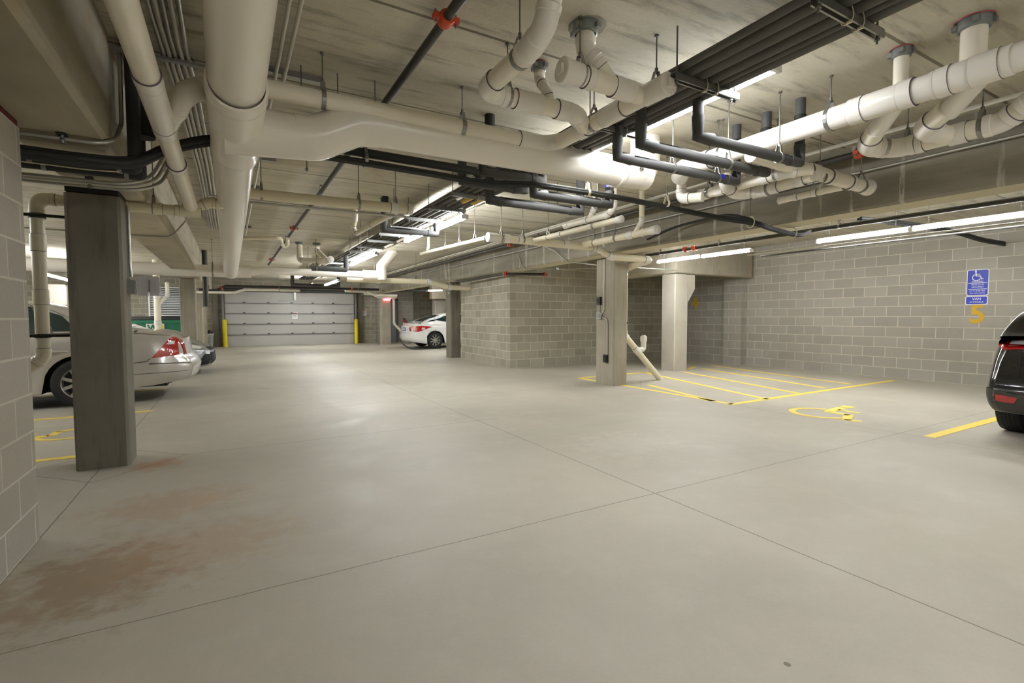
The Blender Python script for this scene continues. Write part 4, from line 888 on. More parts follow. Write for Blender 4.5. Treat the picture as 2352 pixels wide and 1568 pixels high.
sprk('black sprinkler pipe crossing before the garage door, with two orange couplings', [(1.0, 20.8, 2.40), (5.45, 20.8, 2.40)], .05, (((1.45, 20.8, 2.40), (1, 0, 0)), ((4.35, 20.8, 2.40), (1, 0, 0))))
sprk('dark sprinkler pipe with a red end above the exit sign', [(6.05, 21.3, 2.38), (7.6, 20.4, 2.38)], .04, (((6.1, 21.27, 2.38), (1, -.6, 0)), ((7.6, 20.4, 2.38), (1, -.6, 0))))
drain('white_crossing_pipe', 'white pipe stepping up in front of the garage door top', [(-1.0, 20.0, 2.12), (.15, 20.0, 2.12), (.5, 20.0, 2.24), (2.3, 20.0, 2.24)], .045, 'pvc', R=.1)
drain('right_crossing_pipe', 'white pipe stepping down above the exit sign', [(4.2, 21.4, 2.34), (5.1, 21.4, 2.34), (5.45, 21.4, 2.2), (6.4, 21.4, 2.2)], .05, 'pvc', R=.1)
t = sprk('black vertical pipe on the third left column ending in a thin brass tail', [(-.52, 14.9, 2.95), (-.52, 14.9, 1.52)], .06, ())
tag(MB().tube([(-.60, 15.0, 0), (-.60, 15.0, 1.5)], .014, 8).build('copper_line', 'gold'), 'thin brass coloured line rising beside the second left column', 'pipe')

# black bundle of insulated lines crossing left to right
def cable(label, pts, r, mat='insblk', name='cable_bundle', k=3, smooth=True):
    P = smooth_path(pts, 6) if smooth else [Vector(p) for p in pts]; m = MB()
    for i in range(k):
        a = 2 * PI * i / k; o = V(0, math.cos(a), math.sin(a)) * (r if k > 1 else 0)
        m.tube([p + o for p in P], r, 8)
    return tag(m.build(name, mat), label, 'cable')
tag(MB().tube([(.2, 4.10, 2.55), (1.95, 4.10, 2.54), (2.0, 4.12, 2.52)], .036, 16).build('insulated_line', 'insblk'), 'black insulated line crossing below the fat white cross main', 'pipe')
cable('bundle of thin black cables strapped under the black insulated line', [(.1, 4.06, 2.47), (.8, 4.06, 2.46), (1.5, 4.08, 2.455), (2.05, 4.1, 2.45), (2.4, 4.0, 2.46), (2.60, 3.92, 2.45), (3.38, 3.92, 2.45), (4.14, 3.90, 2.42), (4.75, 3.70, 2.33), (5.05, 3.45, 2.25), (5.45, 3.50, 2.23), (6.05, 3.56, 2.22), (6.4, 3.62, 2.3)], .015, k=5)
hangs([(.98, 4.09)], 2.49, .055, 'x', 'the black bundle below the fat cross main', band='steel')
hangs([(3.1, 3.92), (4.15, 3.88)], 2.45, .035, 'x', 'the drooping black cables', band='zip')
for i, (x, y, zz) in enumerate(((5.0, 3.47, 2.26), (5.93, 3.55, 2.23))):
    t = empty('cable_hook', (x, y, zz)); tag(t, 'cream hook holding the drooping black cables, %s' % ('before the beam', 'beyond the beam')[i], 'hook')
    MB().tube([(x, y, 2.95 if i == 0 else 2.95), (x, y, zz + .07)], .003, 6).build('hook_wire', 'rod', t)
    MB().tube([V(x, y + math.cos(a) * .05, zz + math.sin(a) * .06) for a in [math.radians(90 + k * 25) for k in range(12)]], .005, 8).build('hook_loop', 'zip', t)
cable('second black cable sagging along the streaked beam face', [(5.35, 5.35, 2.36), (5.42, 4.9, 2.47), (5.45, 4.4, 2.50), (5.3, 4.0, 2.46), (5.12, 3.62, 2.34), (5.2, 3.52, 2.27)], .016, k=2)
cable('black cables crossing behind the right lamps and drooping to the wall', [Q(1975, 503, 2.62), Q(2060, 512, 2.60), Q(2130, 522, 2.54), QX(2200, 535, 9.8), QX(2250, 550, 10.6), QX(2305, 560, 11.42)], .022, k=3)
# far left crossing bundle
cable('black cable bundle from behind the near wall curving up to the fat main', [(-2.6, 3.82, 2.165), (-1.2, 3.84, 2.165), (-.72, 3.86, 2.165), (-.5, 3.95, 2.21), (-.33, 4.06, 2.35), (-.08, 4.06, 2.45), (.15, 4.06, 2.47)], .020, k=4)
for i, (y, zz, r_) in enumerate(((3.99, 2.18, .038), (4.25, 2.195, .030))):
    t = drain('insulated_line', 'black insulated line elbowing up at the end of the stained beam, %s' % ('front', 'rear')[i], [(-2.6, y, zz), (-.50, y, zz), (-.50, y, 2.95)], r_, 'insblk', R=.01, elbows=False)
    for x in (-1.0, -.58): MB().lathe((x, y, zz), (1, 0, 0), [(-.012, r_), (-.012, r_ + .004), (.012, r_ + .004), (.012, r_)], 16).build('strap', 'steel', t)
m = MB().tube([(-.47, 4.12, 2.42), (-.47, 4.12, 2.95)], .07, 16); tag(m.build('insulated_riser', 'insblk'), 'wide black insulated riser right of the stained beam', 'pipe')

# conduits
def conduit(label, pts, r=.011, mat='emt', R=.12, boxes=(), group=None):
    t = tag(MB().tube(fillet(pts, R, 8), r, 10).build('conduit', mat), label, 'conduit', group)
    for p in boxes: MB().obox(Vector(p), V(.035, 0, 0), V(0, .035, 0), V(0, 0, .022)).build('junction_box', 'greybox', t)
    return t
for i, dx in enumerate((0, .055, .11, .175, .235)):
    x = -.335 + dx * .6 + .0
    conduit('steel conduit of the bundle left of the fat main, %s from the left' % ORD[i], [(x, -5.9, 2.90), (x, 3.4 + .1 * i, 2.90), (x + .03, 4.4, 2.90), (x + .06, 6.5, 2.90), (x + .06, 11.0, 2.90)], .0135, 'emtpaint' if i % 2 else 'emt', R=.3)
t = empty('strut_channel', (-.3, 3.92, 2.90)); tag(t, 'steel strut holding the conduit bundle left of the fat main', 'strut')
MB().box(-.58, .02, 3.90, 3.94, 2.87, 2.888).build('channel', 'steel', t); 
for i in range(5): MB().lathe((-.335 + (0, .055, .11, .175, .235)[i] * .6 + .015, 3.92, 2.90), (0, 1, 0), [(-.01, .015), (-.01, .02), (.01, .02), (.01, .015)], 10).build('pipe_clip', 'rod', t)
for i, x in enumerate((.32, .375)):
    conduit('pale conduit right of the fat main, %s one' % ('left', 'right')[i], [(x, -5.9, 2.90), (x, 4.02, 2.90)] if i else [(x, -5.9, 2.90), (x, 11.5, 2.90)], .012, 'emtpaint')
for i, (y, a, b) in enumerate(((3.86, .16, .62), (5.3, .12, .5), (6.0, .12, .48), (7.35, .1, .4), (10.6, -.1, .4))):
    t = empty('strut_channel', (a, y, 2.92)); tag(t, 'short steel strut on the ceiling right of the fat main, %s from the camera' % ORD[i], 'strut')
    m = MB(); m.box(a, b, y - .02, y + .02, 2.91, 2.95); m.build('channel', 'steel', t)
conduit('long steel conduit along the streaked beam, lower one', [(5.50, -5.9, 2.66), (5.50, 21.5, 2.66)], .013)
conduit('long pale conduit along the streaked beam, upper one', [(5.12, -5.9, 2.86), (5.12, 4.5, 2.86), (5.2, 7.5, 2.86), (5.2, 20, 2.86)], .016, 'emtpaint')
conduit('pair conduit beside the sprinkler pipe near the streaked beam, left', [(5.00, -5.9, 2.82), (5.02, 2.4, 2.82), (4.92, 4.0, 2.80), (4.95, 18, 2.82)], .013, 'emtpaint')
conduit('steel conduit above the lower white group, bending at a hanger', [(2.95, -5.9, 2.86), (3.05, 1.3, 2.86), (2.95, 1.72, 2.86), (2.70, 1.75, 2.86)], .011)
conduit('thin steel conduit crossing the whole ceiling before the middle lamps', [(-2.4, 7.55, 2.24), (-.62, 7.6, 2.24), (-.2, 7.8, 2.86), (2.9, 8.0, 2.88), (5.0, 8.1, 2.88)], .010)
conduit('steel conduit crossing the ceiling above the long thin pipe', [(2.85, 6.2, 2.9), (3.6, 6.15, 2.9), (5.1, 6.1, 2.9)], .012)
conduit('second steel conduit crossing the ceiling toward the streaked beam', [(2.9, 8.8, 2.88), (5.0, 8.6, 2.88), (5.45, 7.9, 2.5), (5.52, 7.6, 2.27), (6.3, 7.7, 2.25), (8.6, 7.7, 2.25)], .010, boxes=((6.6, 7.72, 2.25),))
conduit('pale conduit on the underside lamps row at the right wall', [(7.8, -5.9, 2.28), (7.8, 5.45, 2.28)], .012, 'emtpaint')
conduit('dark conduit under the lamps row at the right wall', [(8.25, -5.9, 2.30), (8.25, 5.5, 2.30)], .015, 'blacksteel')
conduit('conduit looping down under the streaked beam to a round box', [(5.52, 9.4, 2.64), (5.52, 9.2, 2.27), (6.2, 8.9, 2.27), (6.45, 8.8, 2.27), (6.9, 8.3, 2.27)], .011, R=.1, boxes=((6.2, 8.9, 2.275),))
conduit('conduit dropping beside the plant room corner column', [(5.54, 13.6, 2.66), (5.54, 13.6, 2.35), (5.72, 13.7, 2.2), (5.72, 13.82, 1.95)], .013, 'emtpaint', boxes=((5.74, 13.84, 1.95),))
conduit('grey conduit hugging the stained beam end and curving round its corner', [(-2.4, 3.74, 2.245), (-.57, 3.76, 2.245), (-.56, 3.98, 2.45), (-.56, 4.0, 2.93)], .012, 'emt', R=.13)
for i in range(3):
    conduit('lower conduit curving up under the beam above the dark column, %s' % ('front', 'middle', 'rear')[i], [(-2.4, 4.66 + .04 * i, 2.215 - .012 * i), (-.53 + .03 * i, 4.66 + .04 * i, 2.215 - .012 * i), (-.44 + .03 * i, 4.95 + .04 * i, 2.52), (-.42 + .03 * i, 5.25, 2.93)], .0125, ('emt', 'emtpaint', 'emt')[i], R=.30)
conduit('steel conduit running down the side of the dark column to a grey box', [(-.735, 5.36, 2.18), (-.735, 5.36, 1.66), (-.728, 5.36, 1.58)], .011, 'emt')
t = empty('outlet_box', (-.73, 5.36, 1.5)); tag(t, 'grey metal box on the side of the dark column', 'electrical box')
MB().box(-.75, -.70, 5.31, 5.41, 1.43, 1.55).build('box_body', 'collar', t)
for k in range(3): MB().lathe((-.70, 5.36, 1.455 + .035 * k), (1, 0, 0), [(0, .012), (.003, .012), (.003, 0)], 8).build('knockout', 'steel', t)
t = empty('horn_cover', (-.62, 5.42, 1.5)); tag(t, 'clear plastic double horn cover on the side of the dark column', 'cover')
for k, x in enumerate((-.685, -.60)):
    m = MB(); m.prism([(x, 5.34, 1.42), (x + .065, 5.34, 1.42), (x + .07, 5.34, 1.45), (x + .07, 5.34, 1.57), (x + .055, 5.34, 1.59), (x + .005, 5.34, 1.59)], (0, .09, 0)); m.build('clear_shell', 'clear', t)
MB().box(-.66, -.56, 5.36, 5.41, 1.45, 1.56).build('horn_body', 'steel', t)
# column with outlets
conduit('pale conduit down the column with outlets, top run to the grey box', [(5.865, 6.93, 2.27), (5.865, 6.93, 1.35), (5.865, 7.0, 1.27)], .012, 'emtpaint', R=.05)
conduit('bright conduit bending down to the lower outlet on the column', [(5.865, 6.98, 1.22), (5.865, 6.86, 1.20), (5.865, 6.83, 1.1), (5.865, 6.83, .55)], .012, 'emt', R=.06)
for lb_, y, zz, mat, hy, hz in (('black device plate high on the column with outlets', 7.06, 1.52, 'darkbox', .05, .075), ('grey switch box in the middle of the column with outlets', 7.05, 1.25, 'greybox', .06, .06), ('black outlet low on the column with outlets', 6.87, .48, 'darkbox', .05, .07)):
    t = empty('outlet_box', (5.86, y, zz)); tag(t, lb_, 'electrical box')
    MB().box(5.835, 5.88, y - hy, y + hy, zz - hz, zz + hz).build('box_body', mat, t)
    MB().box(5.829, 5.835, y - hy * .6, y + hy * .6, zz - hz * .6, zz + hz * .6).build('face_plate', 'blk' if mat == 'darkbox' else 'steel', t)
conduit('pale conduit joining the black plate to the grey box on the column', [(5.868, 7.06, 1.45), (5.868, 7.06, 1.31)], .010, 'emtpaint')
# rods around the fat main seen under it
for i, (x, y, zz) in enumerate(((.62, 4.7, 2.5), (1.95, 6.6, 2.62), (2.05, 9.0, 2.4), (2.1, 7.3, 2.55), (3.3, 5.3, 2.6), (3.7, 5.3, 2.6))):
    deadrod(x, y, zz, 'bare threaded rod hanging under the ceiling, %s in depth from the camera' % ORD[i])

tag(MB().tube(smooth_path([(-2.4, 3.95, 2.145), (-1.1, 3.95, 2.135), (-.75, 3.95, 2.13), (-.58, 3.97, 2.143)]), .004, 6).build('wire', 'zip'), 'thin white wire drooping over the black line below the stained beam', 'wire')
for x, y, zz, s in ((-.80, 3.75, 2.245, 'grey conduit on the stained beam'), (-.86, 4.70, 2.20, 'conduits above the dark column')):
    t = empty('beam_clamp', (x, y, zz)); tag(t, 'small steel beam clamp holding the ' + s, 'clamp')
    MB().box(x - .022, x + .022, y - .03, y + .03, zz + .016, zz + .05).build('clamp_jaw', 'blacksteel', t); MB().lathe((x, y, zz - .03), (0, 0, 1), [(0, 0), (0, .016), (.02, .016), (.03, .008), (.05, .008)], 12).build('bolt', 'steel', t)

for pts, z_, r_, nm in ((((1.6, 20.8), (4.6, 20.8)), 2.40, .05, 'the sprinkler pipe crossing before the garage door'), (((-.6, 20.0), (1.6, 20.0)), 2.24, .045, 'the stepped white pipe before the garage door'), (((pa.x + .1, 11.7),), pa.z, .055, 'the short dark line by the far cross pipe'), (((3.3, 13.0), (4.4, 12.93)), 2.2, .07, 'the far beige pipe'), (((6.6, 20.98),), 2.38, .04, 'the pipe with the red end above the exit sign'), (((1.7, 13.0),), 2.31, .085, 'the far stepped white cross pipe')):
    hangs(pts, z_ if pts[0][0] > -.5 else 2.24, r_, 'x', nm)

# ------------------------------------------------------------------ cars
M['silver'] = simple('champagne silver car paint', srgb(196, 191, 182), .28, .35, coat=.8)
M['graphite'] = simple('grey car paint', srgb(150, 150, 150), .28, .4, coat=.8)
M['carwhite'] = simple('white car paint', srgb(238, 237, 234), .25, 0, coat=.9)
M['carblack'] = simple('black car paint', srgb(24, 24, 27), .12, .1, coat=1)
M['trimblk'] = simple('unpainted dark bumper plastic', srgb(58, 57, 52), .6)
M['trimgrey'] = simple('grey door pillar plastic', srgb(70, 70, 72), .4)
M['lens_red'] = simple('red lamp lens', srgb(178, 18, 20), .08, spec=.8, coat=.8)
M['lens_clear'] = simple('clear lamp lens', srgb(222, 220, 216), .08, spec=.9, coat=.8)
M['chrome'] = simple('chrome', srgb(215, 215, 215), .08, 1.0)
M['shut'] = simple('panel gap', srgb(30, 30, 30), .8)
M['amber'] = simple('amber lens', srgb(190, 90, 30), .2)
def lerp_tab(tab, u):
    if u <= tab[0][0]: return tab[0][1]
    for (a, va), (b_, vb) in zip(tab[:-1], tab[1:]):
        if u <= b_: t = (u - a) / (b_ - a); t = t * t * (3 - 2 * t) * .5 + t * .5; return va + (vb - va) * t
    return tab[-1][1]
class Car:
    def __init__(s, name, label, origin, fwd, side, L, W, top, belt, wid, wheels, wr, paint, roof=None, rearx=None, frontx=None, roofw=.70, sill=.22, low=None):
        s.o = origin; s.fwd = fwd; s.sd = side; s.L = L; s.wheels = wheels; s.wr = wr; s.paint = paint
        s.t = empty(name, (origin[0] + fwd * L / 2, origin[1], 0)); tag(s.t, label, 'car')
        s.top, s.belt, s.wid, s.W = top, belt, wid, W
        rearx = rearx or [(0, .0), (3, .0)]; frontx = frontx or [(0, 0), (3, 0)]
        def zlow(u):
            z = lerp_tab(low, u) if low else sill
            for wc in wheels:
                R = wr + .055; d = abs(u - wc)
                if d < R: z = max(z, wr + math.sqrt(R * R - d * d) - .005)
            return z
        def sec(u):
            w = lerp_tab(wid, u) * W; zt = lerp_tab(top, u); zb = min(lerp_tab(belt, u), zt - .02); zl = min(zlow(u), zb - .12)
            key = [(w - .03, zl), (w, max(zl + .03, zl + (zb - zl) * .18)), (w, zl + (zb - zl) * .45), (w - .008, zl + (zb - zl) * .75), (w - .035, zb - .03), (w - .07, zb), (w * .75, zb + (zt - zb) * .55), (w * .4, zt - .004), (0, zt)]
            return [(p.x, p.y) for p in smooth_path([V(a, b_, 0) for a, b_ in key], 3)]
        n = int(L / .045); us = [i * L / n for i in range(n + 1)]; us = sorted(set([0, .012, .03] + us[1:-1] + [L - .03, L - .012, L]))
        s.v, s.f = [], []; rows = []
        def P(u, y, z):
            k = max(0, 1 - u / .9); k2 = max(0, 1 - (L - u) / .9)
            return s.w(u + lerp_tab(rearx, z) * k - lerp_tab(frontx, z) * k2, y, z)
        m = MB(); N_ = len(sec(1.0))
        for sg in (-1, 1):
            vs = [P(u, sg * y, z) for u in us for y, z in sec(u)]
            fs = [(i * N_ + j, i * N_ + j + 1, (i + 1) * N_ + j + 1, (i + 1) * N_ + j) for i in range(len(us) - 1) for j in range(N_ - 1)]
            m.add(vs, fs, 0, True)
        # end panels, gently crowned
        T = 6
        for u, dirn in ((0, -1), (L, 1)):
            sc = sec(u); vs = []
            for sg in (1,):
                for j, (y, z) in enumerate(sc):
                    for k in range(-T, T + 1):
                        t = k / T; vs.append(P(u, y * t, z) + V(s.fwd * dirn * .07 * (1 - t * t) * (1 if y > .05 else y / .05), 0, 0))
            w_ = 2 * T + 1
            m.add(vs, [(j * w_ + k, j * w_ + k + 1, (j + 1) * w_ + k + 1, (j + 1) * w_ + k) for j in range(len(sc) - 1) for k in range(w_ - 1)], 0, True)
        if roof:
            a, b_ = roof[0][0], roof[-1][0]; n2 = int((b_ - a) / .05); vs = []; ug = [a + (b_ - a) * i / n2 for i in range(n2 + 1)]
            G = None
            def gsec(u):
                zb = min(lerp_tab(belt, u), lerp_tab(top, u)) ; zr = max(lerp_tab(roof, u), zb + .001); w = lerp_tab(wid, u) * W - .075; wr_ = min(w, roofw * (1 if zr > zb + .2 else 1)); h = zr - zb
                wt = w - (w - wr_) * min(1, h / .45)
                key = [(w, zb - .03), (w - .005, zb + h * .05), (w - (w - wt) * .5, zb + h * .5), (wt + .02, zb + h * .84), (wt - .04, zb + h * .95), (wt * .6, zb + h * .99), (0, zb + h)]
                return [(p.x, p.y) for p in smooth_path([V(x, y, 0) for x, y in key], 3)]
            NG = len(gsec(a + 1))
            for sg in (-1, 1):
                vs = [s.w(u, sg * y, z) for u in ug for y, z in gsec(u)]
                m.add(vs, [(i * NG + j, i * NG + j + 1, (i + 1) * NG + j + 1, (i + 1) * NG + j) for i in range(len(ug) - 1) for j in range(NG - 1)], 0, True)
        s.mb = m; s.body = m.build('body', paint, s.t)
        s.bvh = BVHTree.FromPolygons([tuple(v) for v in m.v], m.f)
        # dark underbody and wheels
        u_ = MB(); u_.add([], []); x0, x1 = sorted((s.w(.35, 0, 0).x, s.w(L - .35, 0, 0).x))
        u_.box(x0, x1, s.o[1] - W + .30, s.o[1] + W - .30, sill - .02, .62)
        xa, xb = sorted((s.w(wheels[0] + wr + .08, 0, 0).x, s.w(wheels[1] - wr - .08, 0, 0).x)); u_.box(xa, xb, s.o[1] - W + .06, s.o[1] + W - .06, sill - .015, sill + .25)
        u_.build('underbody', 'blk', s.t)
        for wc in wheels:
            for sg in (-1, 1): s.wheel(wc, sg * (W - .12), sg)
    def w(s, u, y, z): return V(s.o[0] + s.fwd * u, s.o[1] + s.sd * y, z)
    def wheel(s, u, y, sg):
        c = s.w(u, y, s.wr); d = V(0, sg * s.sd, 0); r = s.wr
        t = MB(); t.lathe(c, d, [(-.10, r * .62), (-.105, r * .85), (-.09, r * .97), (-.05, r), (.05, r), (.09, r * .97), (.105, r * .85), (.10, r * .66), (.07, r * .64), (.06, r * .6), (-.10, r * .62)], 36)
        for k in (-.045, -.015, .015, .045): t.lathe(c, d, [(k - .004, r * 1.0), (k - .004, r * 1.006), (k + .004, r * 1.006), (k + .004, r * 1.0)], 36)
        t = t.build('wheel', 'tire', s.t)
        m = MB(); m.lathe(c, d, [(.095, r * .66), (.075, r * .62), (.02, r * .58)], 32); m.lathe(c, d, [(.03, r * .58), (.03, 0)], 24, 1)
        m.lathe(c, d, [(.03, r * .17), (.08, r * .16), (.085, 0)], 16)
        for k in range(9):
            a = 2 * PI * k / 9; e = V(math.cos(a), 0, math.sin(a)); f = V(-math.sin(a), 0, math.cos(a))
            m.obox(c + e * r * .38 + d * .07, e * r * .25, f * .022, d * .012)
        m.build('rim', ['rim', 'blk'], t)
    def ray(s, p, d):
        h = s.bvh.ray_cast(p, d, 8); return h
    def decal(s, name, poly, mat, view='side', sg=-1, eps=.009, cuts=3, thick=0.0):
        """polygon in the car's own side (u,z) or end (y,z) view laid on the body"""
        if view == 'side': d = V(0, -sg * s.sd, 0); src = [s.w(u, sg * 2.0, z) for u, z in poly]
        elif view == 'rear': d = V(s.fwd, 0, 0); src = [s.w(-1.5, y, z) for y, z in poly]
        else: d = V(-s.fwd, 0, 0); src = [s.w(s.L + 1.5, y, z) for y, z in poly]
        bm = bmesh.new(); vs = [bm.verts.new(p) for p in src]; f = bm.faces.new(vs)
        bmesh.ops.triangulate(bm, faces=[f])
        bmesh.ops.subdivide_edges(bm, edges=bm.edges[:], cuts=11, use_grid_fill=True)
        bad = []
        for v in bm.verts:
            h = s.ray(v.co, d)
            if h[0] is None: bad.append(v)
            else: v.co = h[0] - d * eps
        bmesh.ops.delete(bm, geom=bad, context='VERTS')
        bmesh.ops.recalc_face_normals(bm, faces=bm.faces[:])
        m = MB(); bm.verts.index_update(); m.add([v.co.copy() for v in bm.verts], [tuple(q.index for q in fc.verts) for fc in bm.faces], 0, True); bm.free()
        return m.build(name, mat, s.t) if m.f else None
    def seam(s, name, pts, mat='shut', view='side', sg=-1, r=.004):
        if view == 'side': d = V(0, -sg * s.sd, 0); src = [s.w(u, sg * 2.0, z) for u, z in pts]
        elif view == 'rear': d = V(s.fwd, 0, 0); src = [s.w(-1.5, y, z) for y, z in pts]
        else: d = V(-s.fwd, 0, 0); src = [s.w(s.L + 1.5, y, z) for y, z in pts]
        out = []
        for a, b_ in zip(src[:-1], src[1:]):
            for k in range(8):
                q = a.lerp(b_, k / 8); h = s.ray(q, d)
                if h[0] is not None: out.append(h[0] - d * .001)
        h = s.ray(src[-1], d)
        if h[0] is not None: out.append(h[0] - d * .001)
        if len(out) > 1: return MB().tube(out, r, 6).build(name, mat, s.t)

# silver saloon, nose to the left wall; its left flank faces the camera
c = Car('parked_car', 'champagne silver saloon parked behind the near dark column', (-.50, 9.72), -1, 1, 5.05, .93,
        top=[(0, .93), (.12, 1.02), (.35, 1.05), (.85, 1.06), (1.2, 1.02), (3.6, 1.0), (4.3, .93), (4.8, .80), (5.05, .62)],
        belt=[(0, .86), (.2, .97), (.8, 1.0), (3.6, .94), (4.4, .86), (5.05, .56)],
        wid=[(0, .80), (.06, .88), (.18, .95), (.45, .99), (1.0, 1.0), (4.1, 1.0), (4.6, .95), (4.95, .84), (5.05, .74)],
        wheels=(1.30, 4.12), wr=.335, paint='silver', roof=[(.70, 1.05), (1.05, 1.20), (1.45, 1.39), (1.9, 1.475), (2.5, 1.49), (3.0, 1.42), (3.5, 1.18), (3.85, 1.0)],
        rearx=[(.22, .16), (.36, .03), (.50, .0), (.62, .05), (.66, .12), (.9, .15), (1.0, .17)], frontx=[(.2, .15), (.5, 0), (.8, .2)], low=[(0, .30), (.5, .24), (1.0, .21), (5, .22)])
c.decal('tail_lamp', [(.50, .645), (.26, .955), (.19, .93), (.17, .68)], 'lens_red'); c.decal('tail_lamp', [(-.73, .68), (-.73, .93), (-.60, .92), (-.62, .68)], 'lens_red', 'rear')
c.decal('reversing_lens', [(.33, .84), (.28, .89), (.22, .885), (.23, .84)], 'lens_clear', eps=.013); c.decal('reversing_lens', [(.12, .67), (.14, .93), (.06, .92), (.03, .67)], 'lens_clear', eps=.010)
c.seam('bumper_seam', [(.52, .64), (.56, .60), (.75, .58), (1.0, .57)]); c.seam('bumper_crease', [(.53, .565), (.16, .56), (.04, .55)], 'trimgrey', r=.007); c.seam('bumper_crease', [(.75, .42), (.3, .43), (.04, .44)], 'shut', r=.003)
c.seam('door_seam', [(1.62, .93), (1.66, .80), (1.84, .64), (1.92, .45), (1.93, .26)]); c.seam('trunk_seam', [(.28, .965), (.62, 1.0), (.9, 1.005)])
c.decal('side_window', [(1.32, 1.05), (1.58, 1.05), (1.70, 1.34), (1.50, 1.26)], 'glass_dark'); c.decal('side_window', [(1.66, 1.02), (2.55, 1.0), (2.55, 1.39), (2.0, 1.40), (1.82, 1.385)], 'glass_dark'); c.decal('side_window', [(2.63, 1.0), (3.5, .99), (3.1, 1.30), (2.63, 1.385)], 'glass_dark')
c.decal('window_pillar', [(1.58, 1.03), (1.66, 1.02), (1.82, 1.385), (1.72, 1.36)], 'trimgrey', eps=.010)
c.seam('window_moulding', [(1.25, 1.02), (1.9, 1.0), (2.6, .985), (3.5, .97)], 'trimblk', r=.012); c.seam('roof_moulding', [(1.3, 1.17), (1.6, 1.33), (1.9, 1.425), (2.5, 1.43)], 'chrome', r=.008)
m = MB(); p = c.ray(c.w(1.52, -2, .78), V(0, 1, 0))[0]; m.tube(fillet([p + V(.10, .01, 0), p + V(.09, -.03, .0), p + V(-.09, -.035, .0), p + V(-.11, .01, 0)], .03), .016, 10); m.build('door_handle', 'silver', c.t)
c.decal('rear_window', [(-.55, 1.10), (-.48, 1.38), (.48, 1.38), (.55, 1.10)], 'glass_dark', 'rear')
MB().box(-.98, -.80, 9.15, 9.25, .235, .285).build('tail_pipe', 'blk', c.t)

# grey car behind it, nose toward the aisle
c = Car('parked_car', 'grey car with black grille poking out behind the silver saloon', (-5.0, 13.38), 1, 1, 4.62, .90,
        top=[(0, .95), (.8, 1.05), (3.2, 1.0), (3.75, .93), (4.2, .83), (4.5, .70), (4.62, .60)],
        belt=[(0, .9), (.8, .95), (3.6, .88), (4.2, .74), (4.5, .62), (4.62, .52)],
        wid=[(0, .8), (.2, .95), (.6, 1.0), (3.9, 1.0), (4.3, .94), (4.5, .84), (4.6, .70), (4.62, .66)],
        wheels=(.85, 3.72), wr=.32, paint='graphite', roof=[(.6, 1.05), (1.3, 1.35), (2.0, 1.45), (2.6, 1.40), (3.3, 1.02)], frontx=[(.15, .08), (.3, 0), (.5, .02), (.62, .12), (.8, .2)], low=[(0, .25), (4, .18), (4.62, .17)])
c.decal('grille', [(-.58, .22), (-.56, .47), (.56, .47), (.58, .22)], 'shut', 'front', eps=.01); c.decal('grille', [(-.50, .52), (-.48, .585), (.48, .585), (.50, .52)], 'shut', 'front', eps=.01)
c.decal('lower_grille', [(4.36, .20), (4.50, .44), (4.66, .44), (4.66, .22)], 'shut', eps=.008)
c.decal('head_lamp', [(4.02, .70), (4.10, .60), (4.42, .56), (4.48, .60), (4.2, .68)], 'lens_clear', eps=.008); c.decal('head_lamp', [(-.58, .55), (-.58, .60), (-.50, .59), (-.50, .55)], 'lens_clear', 'front', eps=.008)
c.seam('hood_seam', [(4.4, .64), (4.0, .76), (3.5, .86)]); c.seam('bumper_seam', [(4.05, .58), (4.3, .50), (4.5, .50)])
MB().box(-.355, -.34, 13.2, 13.55, .30, .44).box(-.365, -.355, 13.18, 13.57, .28, .46).build('license_plate', 'chrome', c.t)

# white saloon, tail toward the aisle, far right
c = Car('parked_car', 'white saloon with red tail lamp parked beyond the plant room', (6.13, 19.50), 1, 1, 4.5, .88,
        top=[(0, .92), (.1, 1.0), (.35, 1.03), (.7, 1.04), (3.4, 1.0), (4.0, .85), (4.5, .62)],
        belt=[(0, .84), (.2, .93), (.8, .95), (3.4, .90), (4.1, .78), (4.5, .55)],
        wid=[(0, .78), (.06, .86), (.2, .94), (.5, .99), (.9, 1.0), (3.7, 1.0), (4.3, .9), (4.5, .75)],
        wheels=(.98, 3.65), wr=.325, paint='carwhite', roof=[(.42, 1.03), (.9, 1.21), (1.4, 1.36), (2.0, 1.44), (2.6, 1.40), (3.4, 1.0)],
        rearx=[(.2, .18), (.36, .03), (.5, 0), (.62, .03), (.7, .06), (.95, .03), (1.05, .0)], low=[(0, .26), (.5, .20), (4.5, .2)])
c.decal('tail_lamp', [(.10, .68), (.10, .88), (.44, .90), (.86, .87), (.30, .67)], 'lens_red'); c.decal('tail_lamp', [(-.675, .68), (-.675, .88), (-.50, .86), (-.53, .70)], 'lens_red', 'rear')
c.decal('reversing_lens', [(.40, .76), (.44, .84), (.56, .83), (.54, .76)], 'lens_clear', eps=.013)
c.seam('bumper_seam', [(.62, .70), (.9, .66), (1.0, .72)]); c.seam('trunk_seam', [(-.6, .62), (-.62, .90)], 'trimgrey', 'rear'); c.seam('trunk_seam', [(-.6, .62), (.6, .62)], 'trimgrey', 'rear')
c.decal('rear_window', [(-.55, 1.08), (-.48, 1.34), (.48, 1.34), (.55, 1.08)], 'glass_dark', 'rear'); c.decal('side_window', [(1.05, 1.12), (1.75, 1.02), (1.75, 1.36), (1.35, 1.28)], 'glass_dark'); c.decal('side_window', [(1.8, 1.02), (2.9, 1.0), (2.6, 1.34), (1.8, 1.37)], 'glass_dark')
c.decal('rear_quarter_glass', [(.62, 1.07), (.95, 1.09), (1.35, 1.25), (1.2, 1.27), (.9, 1.17)], 'glass_dark')
x = c.ray(c.w(-1.5, 0, .78), V(1, 0, 0))[0].x
